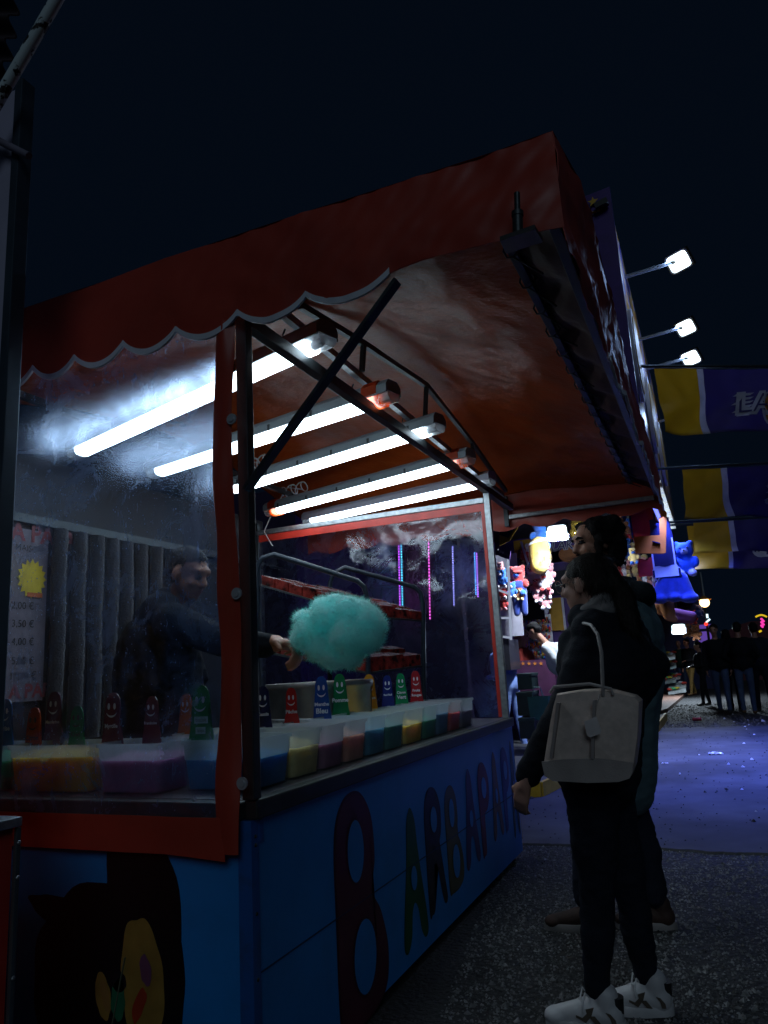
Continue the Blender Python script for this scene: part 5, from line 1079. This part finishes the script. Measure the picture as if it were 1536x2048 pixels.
# hanging trousers-like blue plush legs, boots and jerseys
bl_ = thing('blue_plush', 'large royal blue plush legs hanging below the jerseys', 'plush toy', aty(1345, 1180, 10.0)); 
def D(u, v, y=10.0): return tuple(aty(u, v, y))
blob('plush_body', [('c', D(1335, 1155), D(1318, 1190), .09, .10, 0), ('c', D(1345, 1158), D(1345, 1188), .09, .09, 0), ('c', D(1362, 1158), D(1378, 1192), .09, .08, 0), ('e', D(1320, 1197), (.11, .13, .07), 0), ('e', D(1350, 1195), (.09, .13, .06), 0), ('e', D(1380, 1196), (.11, .13, .065), 0)], [PL['deep']], bl_, .02, 2)
bt = thing('plush_boot', 'orange brown plush boot hanging under the blue plush legs', 'plush toy', aty(1335, 1225, 10.2))
blob('plush_body', [('c', D(1333, 1205, 10.2), D(1338, 1228, 10.2), .09, .08, 0), ('c', D(1338, 1232, 10.2), D(1348, 1238, 10.2), .07, .05, 0), ('c', D(1318, 1212, 10.3), D(1322, 1224, 10.3), .06, .05, 0)], [mat('tan_plush', (.36, .13, .025), .9)], bt, .018, 2)
bb = thing('plush_bone', 'dull red plush hanging beside the brown boot', 'plush toy', aty(1365, 1230, 10.6))
blob('plush_body', [('c', D(1350, 1225, 10.6), D(1385, 1232, 10.6), .06, .06, 0), ('c', D(1352, 1238, 10.6), D(1382, 1240, 10.6), .05, .05, 0)], [mat('dull_red_plush', (.2, .05, .05), .9)], bb, .02, 2)
def jersey(label, u, v, y, wd, h, m, trim, txt='', tm=None, ang=0.0):
    c = aty(u, v, y); t = thing('jersey', label, 'jersey', c, 'jerseys hanging in the prize stall'); ux = Vector((math.cos(ang), math.sin(ang), 0)); uz = Vector((0, 0, 1))
    out = [(-.5, -.5), (.5, -.5), (.5, .18), (.42, .32), (.40, .5), (.22, .5), (.12, .36), (-.12, .36), (-.22, .5), (-.40, .5), (-.42, .32), (-.5, .18)]
    q = MB(); q.prism([(x * wd, z * h) for x, z in out], c, ux, uz, -.035); q.build('jersey_cloth', m, t)
    for x in (-.46, .46):
        q = MB(); q.prism([((x - .035) * wd, -.49 * h), ((x + .035) * wd, -.49 * h), ((x + .035) * wd, .16 * h), ((x - .035) * wd, .16 * h)], c + ux.cross(uz) * .003, ux, uz, .004); q.build('side_stripe', trim, t)
    if txt: text_part('jersey_print', txt, c + ux.cross(uz) * .006 + uz * h * .1, ux, uz, wd * .2, tm or trim, t)
    return t
OR = cloth('orange_jersey', (.62, .16, .015)); WS = cloth('white_trim', (.5, .5, .55)); RJ = cloth('red_jersey', (.5, .03, .02)); GJ = cloth('gold_trim', (.5, .3, .03)); NJ = cloth('navy_jersey', (.012, .014, .05)); BJ = cloth('black_jersey', (.008, .008, .010))
oj = thing('jersey', 'orange jersey hanging highest right of the man', 'jersey', aty(1300, 1070, 9.8), 'jerseys hanging in the prize stall')
q = MB(); q.prism([(p.x, p.z) for p in [aty(u, v, 9.8) for u, v in ((1268, 1075), (1320, 1071), (1318, 1024), (1326, 1018), (1334, 1026), (1332, 1106), (1326, 1108), (1272, 1107))]], (0, 9.8, 0), (1, 0, 0), (0, 0, 1), .05); q.build('jersey_cloth', OR, oj)
q = MB(); q.obox(aty(1305, 1083, 9.73), aty(1320, 1087, 9.73), .01, .05, (0, 1, 0)); q.build('label_patch', NJ, oj)
jersey('navy jersey with white and gold side stripes', 1325, 1098, 10.0, .30, .80, NJ, WS, '', None, -.3)
jersey('bright red jersey below the navy one', 1293, 1134, 10.3, .22, .24, RJ, RJ)
jersey('red and dark jersey nearest the canopy', 1285, 1040, 10.9, .35, .5, RJ, NJ)
jersey('black jersey with white sponsor lettering beside the bear doll', 1058, 1192, 11.6, .42, .75, BJ, BJ, 'Emirates', WS)
jersey('white striped jersey hem at the bottom of the row', 1333, 1142, 9.9, .33, .14, WS, NJ)
rp = random.Random(11)
for nm_, lab_, box, y_, nn in (('prize_rack', 'crowded rack of tiny hanging prizes behind the plush bunch', (1040, 1100, 1100, 1225), 13.4, 90), ('prize_rack', 'crowded rack of tiny dim prizes right of the curly haired man', (1238, 1030, 1330, 1215), 12.6, 120)):
    u0, v0, u1, v1 = box; t = thing(nm_, lab_, 'rack', aty((u0 + u1) / 2, v1, y_)); q = MB(); kk_ = [PL[k] for k in ('blue', 'white', 'pink', 'red', 'brown', 'cream')]
    for k in range(nn):
        p = aty(rp.uniform(u0, u1), rp.uniform(v0, v1), y_ + rp.uniform(-.15, .15)); r_ = rp.uniform(.035, .075); c_ = rp.randrange(6)
        q.ell(p, (r_, r_, r_ * 1.2), 8, 6, None, c_); q.ell(p + Vector((0, 0, r_ * 1.5)), r_ * .75, 8, 6, None, c_)
    tag(q.build('hanging_prizes', kk_, t, True), kind='stuff')
    q = MB(); q.obox(aty(u0, v0, y_), aty(u1, v0, y_), .03, .03); q.build('rail', STEEL, t)
gb = thing('gold_balloons', 'shiny gold balloons beside the white lamp', 'balloon', aty(1160, 1055, 11.5))
blob('balloon', [('e', D(1158, 1048, 11.5), (.13, .1, .12), 0), ('e', D(1152, 1066, 11.5), (.1, .1, .1), 0), ('e', D(1166, 1040, 11.6), (.1, .1, .1), 0)], [mat('gold_foil', (.75, .48, .08), .2, .8)], gb, .02, 1)
# dark crates and bag by the counter
for (u0, u1, v0, v1, y, c_, lb) in [(1036, 1062, 1345, 1380, 10.2, (.012, .03, .03), 'upper dark green crate beside the jogger legs'), (1036, 1064, 1382, 1432, 10.1, (.010, .022, .024), 'middle dark crate in the stack beside the jogger'), (1040, 1068, 1434, 1478, 10.0, (.009, .018, .022), 'lowest black crate of the stack beside the jogger')]:
    a, b = aty(u0, v1, y), aty(u1, v0, y); t = thing('crate', lb, 'crate', ((a.x + b.x) / 2, y + .2, a.z), 'dark crates by the prize counter')
    MB().bbox((a.x, y, a.z), (b.x, y + .4, b.z - .01), .012).build('crate_body', mat('crate_%d' % v0, c_, .5), t)
    MB().bbox((a.x - .006, y - .008, b.z - .05), (b.x + .006, y + .408, b.z - .008), .006).build('crate_rim', mat('crate_rim', (.02, .04, .045), .5), t)

# floodlights on arms, and lamp above the counter
FLD = emat('floodlight_glass', (.75, .95, 1.0), 4.0)
def aim(o, d): o.rotation_euler = Vector(d).to_track_quat('-Z', 'Y').to_euler()
def flood(u, v, y, root, lab, hw=.15, power=60, col=(.75, .88, 1.0), nrm=(-.40, -.62, -.55)):
    c = aty(u, v, y); t = thing('floodlight', lab, 'floodlight', c, 'floodlights on arms above the prize stall'); n = Vector(nrm).normalized(); sx = n.cross(Vector((0, 0, 1))).normalized(); sz = sx.cross(n)
    q = MB(); pts = [c + sx * (i * hw) + sz * (j * hw * .78) for i, j in ((-1, -1), (1, -1), (1, 1), (-1, 1))]
    q.add([p - n * .002 for p in pts] + [p - n * .05 for p in pts], [(3, 2, 1, 0), (4, 5, 6, 7), (0, 1, 5, 4), (1, 2, 6, 5), (2, 3, 7, 6), (3, 0, 4, 7)]); q.build('lamp_case', DARK, t)
    def sq(t_, k_): 
        ct, st_ = math.cos(t_), math.sin(t_); return sx * (hw * k_ * math.copysign(abs(ct) ** .35, ct)) + sz * (hw * .78 * k_ * math.copysign(abs(st_) ** .35, st_))
    T_ = [j * math.pi / 16 for j in range(32)]
    q = MB(); q.add([c + n * .004 + sq(t_, .90) for t_ in T_], [tuple(range(32))]); q.build('lamp_glass', FLD, t)
    q = MB(); q.add([c + n * .012 + sq(t_, 1.03) for t_ in T_] + [c + n * .012 + sq(t_, .90) for t_ in T_] + [c + n * .003 + sq(t_, .88) for t_ in T_], [(j, (j + 1) % 32, 32 + (j + 1) % 32, 32 + j) for j in range(32)] + [(32 + j, 32 + (j + 1) % 32, 64 + (j + 1) % 32, 64 + j) for j in range(32)]); q.build('bezel', GALV, t)
    if root is not None:
        q = MB(); q.tube([root, c - n * .05], .022, 8); q.build('arm', GALV, t, True)
    ld = bpy.data.lights.new('flood_beam', 'AREA'); ld.energy = power; ld.size = hw * 1.6; ld.color = col; lo = bpy.data.objects.new('flood_beam', ld); link(lo); lo.parent = t; lo.location = n * .03; aim(lo, n)
    return t
ZL = 5.43
for k, (u, v, y, lab) in enumerate([(1358, 523, 8.1, 'highest floodlight on an arm against the night sky'), (1372, 655, 9.6, 'second floodlight below the highest one'), (1382, 716, 10.7, 'third floodlight just above the flag pole'), (1390, 820, 12.8, 'floodlight shining through the top yellow flag')]):
    c = aty(u, v, y); flood(u, v, y, Vector((FX, y - .05, c.z - .05)) if k < 3 else Vector((FX, y, c.z - .1)), lab, .135 if k < 1 else .12 + .008 * k, 8, (.36, .55, 1.0))
c = aty(1115, 1065, 10.6); t = flood(1115, 1065, 10.6, Vector((c.x, c.y + .1, 3.62)), 'square white floodlight over the prize stall counter', .15, 190, (.75, .88, 1.0), (.05, -1, -.3)); t['group'] = 'lamps of the prize stall'
for ch_ in t.children:
    if ch_.type == 'LIGHT': aim(ch_, (-.2, .5, -.6))
# LED bar added under the facade edge to throw violet-blue light on the tarmac
lb_ = thing('led_bar', 'blue violet light bar under the prize stall facade edge', 'light bar', (FX - .06, 10.5, 2.99))
MB().box((FX - .09, 8.2, 2.99), (FX - .03, 13.4, 3.035)).build('bar_case', DARK, lb_)
MB().box((FX - .08, 8.25, 2.975), (FX - .04, 13.35, 2.989)).build('bar_glass', emat('violet_led', (.16, .20, 1.0), 2.0), lb_)
ld = bpy.data.lights.new('led_glow', 'AREA'); ld.shape = 'RECTANGLE'; ld.size = .12; ld.size_y = 5.0; ld.energy = 290; ld.spread = math.radians(120); ld.color = (.09, .15, 1.0); lo = bpy.data.objects.new('led_glow', ld); link(lo); lo.parent = lb_; lo.location = (.0, 0, -.03); aim(lo, (.28, 0, -1))
lo.rotation_euler = (0, math.radians(-16), 0)
# LED strips seen through the end window
for k, (u, v0, v1, c1) in enumerate([(797, 1075, 1212, (.6, .1, 1.0)), (802, 1075, 1212, (.1, .7, 1.0)), (857, 1072, 1240, (.8, .1, .6)), (905, 1092, 1212, (.35, .35, 1.0)), (949, 1105, 1190, (.1, .4, 1.0)), (953, 1105, 1195, (.5, .15, 1.0))]):
    y = 9.0; a, b = aty(u, v0, y), aty(u + 3, v1, y); t = thing('led_strip', ['violet', 'cyan', 'magenta', 'lilac', 'blue', 'purple'][k] + ' vertical light strip seen through the plastic end wall', 'light strip', b, 'vertical light strips behind the end wall')
    n = 26; q = MB(); q.obox(a + Vector((0, .02, 0)), b + Vector((0, .02, 0)), .03, .02, (0, 1, 0)); q.build('strip_channel', DARK, t)
    q = MB()
    for i in range(n):
        p0, p1 = lerp(a, b, (i + .1) / n), lerp(a, b, (i + .75) / n); q.obox(p0, p1, .012, .014, (0, 1, 0))
    tag(q.build('strip_diodes', emat('led_%d' % k, c1, 2.6), t), kind='stuff')
# structure with LED strips behind end wall: dark fairground ride body
rd = thing('ride_frame', 'dark latticed ride with small lights seen through the plastic end wall', 'fairground ride', (-4.5, 9.3, 0))
MB().box((-6.6, 9.15, 0), (-2.9, 9.3, 4.0)).build('ride_wall', mat('dark_purple_wall', (.03, .02, .06), .5), rd)
for i in range(9):
    q = MB(); q.obox((-6.4 + i * .4, 9.10, 1.9), (-6.4 + i * .4, 9.10, 3.4), .02, .02); q.build('lattice_bar', STEEL, rd)
for i in range(7):
    q = MB(); q.obox((-6.5, 9.08, 1.95 + i * .22), (-3.0, 9.08, 1.95 + i * .22), .02, .02, (0, 1, 0)); q.build('lattice_bar', STEEL, rd)

# ------------------------------------------------------------------ team flags on poles
PURF = mat('purple_flag_cloth', (.04, .026, .15), .7, var=.08, vscale=3); YELF = mat('gold_flag_cloth', (.66, .35, .010), .65, var=.08, vscale=3); WF = mat('white_flag_stripe', (.50, .48, .60), .7)
ORF = mat('orange_ball_print', (.46, .17, .02), .7)
for m_ in (YELF, PURF, WF):
    nt_ = m_.node_tree; b_ = nt_.nodes['Principled BSDF']; src = b_.inputs['Base Color'].links[0].from_socket
    tl_ = nt_.nodes.new('ShaderNodeBsdfTranslucent'); mx_ = nt_.nodes.new('ShaderNodeMixShader'); mx_.inputs[0].default_value = .30
    nt_.links.new(src, tl_.inputs[0]); nt_.links.new(b_.outputs[0], mx_.inputs[1]); nt_.links.new(tl_.outputs[0], mx_.inputs[2]); nt_.links.new(mx_.outputs[0], nt_.nodes['Material Output'].inputs[0])
def flag(label, tl, bl__, tr_pt, H_, y, dirv, W_=1.9, mirror=False, drop=0.0, seed=0.0, ysp=.215, wsp=.247):
    o = aty(*tl, y); t = thing('team_flag', label, 'flag', o, 'purple and gold team flags hanging over the walkway'); ux = Vector(dirv).normalized(); nrm = ux.cross(Vector((0, 0, 1))).normalized()
    def Wp(x, z, dz=0.0):
        s = x / W_; q = -z / H_
        return o + ux * (x + .03 * q * math.sin(seed + 3)) + Vector((0, 0, z + drop * s * q)) + nrm * ((.05 * math.sin(x * 5.2 + q * 2.3 + seed) * (.25 + q) + .035 * math.sin((x * .9 - z * 1.4) * 9 + seed) * q + .02 * mnoise.noise(Vector((x * 6, z * 6, seed)))) + dz)
    for nm, a, b, m_ in (('gold_field', 0, ysp, YELF), ('white_stripe', ysp, wsp, WF), ('purple_field', wsp, 1, PURF)):
        q = MB(); q.grid(lambda u, v: Wp((a + (b - a) * u) * W_, -v * H_), max(4, int(70 * (b - a))), 36); q.build(nm, m_, t, True)
    q = MB(); q.grid(lambda u, v: Wp(W_ * u, -H_ + .022 * v, -.004), 70, 1); q.build('hem', mat('dark_hem', (.06, .035, .02), .8), t, True)  # hem strip coloured dark, as a shade gap between overlapping flags
    cx_ = W_ * .62; cz = -H_ * .58; sg = 1; mr = -1 if mirror else 1
    def wr(dz): return lambda x, yy: Wp(cx_ + mr * x, cz + yy, dz)
    for sd_ in ((1,) if True else ()):
        q = MB(); R = H_ * .36; n = 40
        vs = [Wp(cx_ + .05, cz - .1, .006)] + [Wp(cx_ + .05 + R * 1.25 * math.cos(k * 6.2832 / n), cz - .06 + R * math.sin(k * 6.2832 / n), .006) for k in range(n)]
        q.add(vs, [(0, 1 + k, 1 + (k + 1) % n) for k in range(n)]); q.build('ball_rim', WF, t)
        vs = [Wp(cx_ + .05, cz - .1, .010)] + [Wp(cx_ + .05 + R * 1.13 * math.cos(k * 6.2832 / n), cz - .06 + R * .9 * math.sin(k * 6.2832 / n), .010) for k in range(n)]
        q = MB(); q.add(vs, [(0, 1 + k, 1 + (k + 1) % n) for k in range(n)]); q.build('ball_print', ORF, t)
        sz = H_ * .46
        text_part('word_outline', 'LAKERS', o, ux, (0, 0, 1), sz, WF, t, offset=.035 * sz / .4, shear=.35, warp=wr(.014), spacing=1.0)
        text_part('word_print', 'LAKERS', o, ux, (0, 0, 1), sz, PURF, t, offset=-.004, shear=.35, warp=wr(.018), spacing=1.0)
        q = MB()                                              # speed lines trailing the word
        for k in range(6):
            z0 = -.42 * sz + k * .15 * sz; x0 = -1.72 * sz + .1 * k * sz * .5; x1 = -1.35 * sz + .06 * k * sz
            q.add([wr(.013)(x0 - .12 * sz * (k % 2), z0), wr(.013)(x1, z0), wr(.013)(x1 + .05, z0 + .09 * sz), wr(.013)(x0 + .05 - .12 * sz * (k % 2), z0 + .09 * sz)], [(0, 1, 2, 3)])
        q.build('speed_lines', WF, t)
    q = MB(); q.tube([o - ux * .55 + Vector((0, 0, .03)), o + ux * (W_ + .3) + Vector((0, 0, .03))], .018, 8); q.build('flag_pole', STEEL, t, True)
    return t
DIR = Vector((.85, .52, 0))
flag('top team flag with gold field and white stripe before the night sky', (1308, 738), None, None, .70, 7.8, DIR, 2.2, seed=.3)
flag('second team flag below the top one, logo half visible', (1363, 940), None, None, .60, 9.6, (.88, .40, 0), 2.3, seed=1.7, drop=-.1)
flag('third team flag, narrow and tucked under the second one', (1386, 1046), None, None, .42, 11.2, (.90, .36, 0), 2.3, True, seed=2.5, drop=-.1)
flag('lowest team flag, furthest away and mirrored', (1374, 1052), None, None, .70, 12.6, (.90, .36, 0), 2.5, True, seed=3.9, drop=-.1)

# ------------------------------------------------------------------ other people
GRP = 'people in the fairground crowd'
def gp(u, v): p = atz(u, v, 0); return (p.x, p.y, 0)
crowd_person('jogger in light blue sweatsuit beyond the far post', (-2.92, 11.3, 0), 160, 1.78, (LBL, LBL), GRP, lean=.25, arms='front', shoecol=SHW, vox=.016)
crowd_person('boy in white sweater bending over beside the prize counter', (-1.78, 10.6, .115), 172, 1.72, (WHT, NAVY), GRP, lean=.75, arms='down', vox=.015)
crowd_person('woman with blond hair in red jacket behind the prize counter', (-2.86, 12.05, .115), 0, 1.70, (REDJ, NAVY), GRP, hair=mat('blond_hair', (.32, .18, .06), .5), arms='front', longhair=True, vox=.016)
crowd_person('man with dark jacket and blue jeans facing the camera', gp(1452, 1428), 262, 1.86, (BLK, JEAN), GRP)
crowd_person('person in dark teal coat seen from behind', gp(1474, 1424), 80, 1.74, (TEAL, DJ), GRP, longhair=True)
crowd_person('man from behind in a black jacket with pale collar and jeans', gp(1500, 1428), 85, 1.86, (BLK, JEAN), GRP, arms='wide', shoecol=mat('tan_boot', (.14, .07, .03), .7))
crowd_person('dark figure cut by the right edge of the photo', gp(1533, 1424), 100, 1.84, (NAVY, DJ), GRP)
crowd_person('man in khaki trousers and black jacket looking down', gp(1388, 1391), 230, 1.72, (BLK, KHA), GRP, arms='one', shoecol=mat('tan_boot', (.14, .07, .03), .7), step=.2)
crowd_person('boy all in black with face lit orange', gp(1414, 1412), 190, 1.55, (BLK, BLK), GRP, arms='front')
crowd_person('balding man in dark green jacket by the bright stall', gp(1370, 1384), 250, 1.72, (GRN, JEAN), GRP, bald=True)
crowd_person('person crouching in dark clothes by the wooden ramp', gp(1328, 1388), 200, 1.5, (NAVY, NAVY), GRP, sitting=True)
gbg = thing('shopping_bag', 'dark green carrier bag held by the boy in the white sweater', 'bag', aty(1078, 1440, 10.1))
a, b = aty(1060, 1440, 10.1), aty(1098, 1392, 10.1)
q = MB(); q.add([(a.x + .02, 10.05, a.z), (b.x - .02, 10.05, a.z), (b.x, 10.06, b.z), (a.x, 10.06, b.z), (a.x + .02, 10.2, a.z), (b.x - .02, 10.2, a.z), (b.x, 10.2, b.z), (a.x, 10.2, b.z)], [(0, 1, 2, 3), (7, 6, 5, 4), (0, 4, 5, 1), (1, 5, 6, 2), (3, 7, 4, 0)]); q.build('bag_body', mat('green_bag', (.015, .09, .085), .5), gbg)
q = MB(); q.tube([(a.x + .07, 10.06, b.z), (a.x + .10, 10.06, b.z + .12), (b.x - .10, 10.06, b.z + .12), (b.x - .07, 10.06, b.z)], .008, 6); q.build('bag_handle', mat('bag_cord', (.1, .2, .2), .6), gbg, True)

# ------------------------------------------------------------------ far stalls and lights
fs_ = thing('arcade_stall', 'brightly lit far stall with tilted game tables and hanging toys', 'market stall', (-1.6, 27, 0))
MB().box((-4.5, 29.5, 0), (-.2, 29.7, 3.4)).build('back_wall', mat('navy_wall', (.02, .025, .09), .5), fs_)
MB().box((-4.6, 23.5, 3.0), (-.55, 29.7, 3.25)).build('roof', mat('maroon_roof', (.08, .02, .02), .6), fs_)
for k in range(7):
    q = MB(); q.box((-3.2 + k * .22, 29.3, 1.3), (-3.08 + k * .22, 29.4, 2.6)); q.build('blue_banner', mat('blue_cloth', (.03, .10, .5), .6), fs_)
for k, (u0, v0, u1, v1) in enumerate([(1322, 1305, 1350, 1318), (1325, 1325, 1352, 1336), (1335, 1345, 1360, 1358), (1336, 1365, 1372, 1384), (1326, 1352, 1352, 1364)]):
    y = 24.5 + .4 * (k % 3); a, b, c_, d_ = aty(u0, v1, y), aty(u1, v1 - 5, y), aty(u1, v0, y + .9), aty(u0 + 2, v0 + 2, y + .9); q = MB(); quad(q, a, b, c_, d_, .08); q.build('game_table', mat('table_top_%d' % k, ((.45, .5, .5), (.3, .4, .42), (.35, .3, .3), (.5, .55, .55), (.25, .3, .3))[k], .35, var=.5, vscale=6), fs_)
    for j in range(5):
        q = MB(); p = lerp(lerp(a, b, .1 + .2 * j), lerp(d_, c_, .1 + .2 * j), random.random()); q.ell(p + Vector((0, 0, .05)), (.09, .09, .04), 8, 5); q.build('game_piece', mat('piece_%d' % (j % 4), ((.5, .05, .04), (.05, .4, .15), (.6, .45, .05), (.5, .5, .55))[j % 4], .4), fs_)
for (u, v, y, r, m_) in [(1372, 1258, 24, .26, 'brown'), (1392, 1265, 23.8, .24, 'brown'), (1385, 1235, 24.2, .22, 'red'), (1398, 1222, 24, .2, 'deep')]:
    plush({1372: 'big brown plush ring hanging at the far stall', 1392: 'second brown plush right of the first at the far stall', 1385: 'dull red plush at the far stall roof', 1398: 'dark blue plush at the far stall roof edge'}[u], u, v, y, r, PL[m_], PL[m_])
t = flood(1357, 1258, 23, None, 'bright bluish lamp of the far stall above the tables', .20, 260, (.7, .85, 1.0), (.2, -1, -.3)); t['group'] = 'lamps of the far stalls'
for ch_ in t.children:
    if ch_.type == 'LIGHT': aim(ch_, (.25, -.3, -1))
q = MB(); p = aty(1357, 1258, 23); q.tube([p + Vector((0, .1, .1)), p + Vector((0, .4, .75))], .03, 6); q.build('lamp_stem', STEEL, t)
for (u0, v0, u1, v1) in ((1395, 1248, 1425, 1258), (1398, 1262, 1422, 1285)):
    q = MB(); a, b = aty(u0, v1, 28), aty(u1, v0, 28); q.box((a.x, 28, a.z), (b.x, 28.1, b.z)); q.build('violet_sign', emat('violet_sign_light', (.28, .14, .85), .35), fs_)
pl2 = thing('street_bulb', 'warm round lamp hanging in the dark beside the blue plush', 'lamp', aty(1409, 1205, 24)); p = aty(1409, 1205, 24)
MB().ell(p, .14, 14, 10).build('bulb', emat('warm_bulb', (1.0, .62, .25), 6.0), pl2, True)
MB().tube([p + Vector((0, 0, .1)), p + Vector((0, 0, .9))], [.05, .03], 8).build('holder', GALV, pl2, True)
MB().lathe(p, [(.2, .08), (.1, .14), (.04, .2)], 16).build('lamp_shade', mat('amber_shade', (.5, .2, .03), .4), pl2, 40)
tp_ = thing('light_mast', 'thin mast with white and red signal lights', 'mast', aty(1412, 1252, 26)); p = aty(1412, 1252, 26)
MB().tube([(p.x, p.y, 0), p + Vector((.05, 0, 1.0))], .04, 6).build('mast', STEEL, tp_)
MB().tube([aty(1412, 1245, 25.9), aty(1420, 1238, 25.9)], .03, 6).build('white_light', emat('white_signal', (.7, .9, 1), 1.5), tp_); MB().ell(aty(1412, 1248, 25.9), .06, 8, 6).build('red_light', emat('red_signal', (1, .05, .03), 1.5), tp_); MB().tube([aty(1414, 1228, 25.9), aty(1415, 1236, 25.9)], .035, 6).build('white_light', emat('white_signal', (.7, .9, 1), 1.5), tp_)
rw_ = thing('fair_ride', 'far ride with a yellow neon arc and pink lights above the crowd', 'fairground ride', aty(1520, 1300, 34))
q = MB(); arc = [aty(1511 + 23 * k / 10, 1234 - 4 * math.sin(k * .314), 34) for k in range(11)]; q.tube(arc, .035, 6); q.build('neon_arc', emat('yellow_neon', (.9, .6, .02), .8), rw_)
q = MB()
for k in range(8): q.ell(aty(1523 + (k % 3) * 2, 1238 + k * 2.2, 34), .05, 6, 4)
q.build('pink_lights', emat('pink_neon', (1.0, .05, .45), 1.0), rw_); q = MB(); q.tube([aty(1518, 1264, 34), aty(1523, 1261, 34)], .04, 6); q.build('neon_dash', emat('yellow_neon', (.9, .6, .02), .8), rw_)
q = MB(); pts = [aty(u, v, 36) for u, v in ((1455, 1262), (1475, 1250), (1500, 1243), (1530, 1240), (1560, 1242))]; 
for a, b in zip(pts, pts[1:]): q.add([a, b, (b.x, b.y, 0), (a.x, a.y, 0)] + [v_ + Vector((0, .4, 0)) for v_ in (a, b, Vector((b.x, b.y, 0)), Vector((a.x, a.y, 0)))], [(3, 2, 1, 0), (4, 5, 6, 7), (0, 1, 5, 4)])
q.build('ride_tent', mat('dusky_tent', (.10, .02, .03), .7), rw_)
wr_ = thing('wooden_ramp', 'brown wooden deck ramp on the ground by the far stall', 'ramp', (-1.0, 18.5, 0))
A, B, C_, D_ = [Vector(gp(u, v)) + Vector((0, 0, .08)) for u, v in ((1318, 1430), (1336, 1424), (1372, 1392), (1330, 1386))]
for k in range(9):
    s0, s1 = k / 9 + .004, (k + 1) / 9 - .006; q = MB(); quad(q, lerp(D_, C_, s0), lerp(D_, C_, s1), lerp(A, B, s1), lerp(A, B, s0), .07 + .004 * (k % 2)); q.build('plank', mat('brown_plank', (.16, .085, .06), .75, var=.25, vscale=5), wr_)
cn = thing('drink_can', 'crushed red drink can lying on the tarmac', 'can', gp(1395, 1443)); p = Vector(gp(1395, 1443)) + Vector((0, 0, .045))
q = MB(); q.tube([p + Vector((-.085, 0, 0)), p + Vector((-.075, 0, 0)), p + Vector((0, .005, 0)), p + Vector((.07, .01, 0)), p + Vector((.08, .01, 0))], [.028, .036, .030, .035, .027], 14); q.build('can_body', mat('red_can', (.30, .03, .03), .3, .5, var=.4, vscale=20), cn, True)
lt = thing('litter', 'crumpled clear wrapper lying on the violet lit tarmac', 'litter', gp(1432, 1511)); p = Vector(gp(1432, 1511)) + Vector((0, 0, .017))
q = MB(); q.grid(lambda u, v: p + Vector((-.09 + .18 * u, -.05 + .1 * v, .002 + .05 * abs(mnoise.noise(Vector((u * 4, v * 4, 1)))))), 10, 8); q.build('wrapper', mat('silver_wrapper', (.6, .6, .65), .25, .3), lt)
lt2 = thing('litter', 'flat pale paper scrap near the bare coarse asphalt edge', 'litter', gp(1330, 1530)); p = Vector(gp(1330, 1530)) + Vector((0, 0, .017))
q = MB(); q.grid(lambda u, v: p + Vector((-.04 + .08 * u, -.03 + .06 * v, .003 + .02 * abs(mnoise.noise(Vector((u * 3, v * 3, 4)))))), 6, 5); q.build('paper', mat('pale_paper', (.6, .6, .62), .8), lt2)
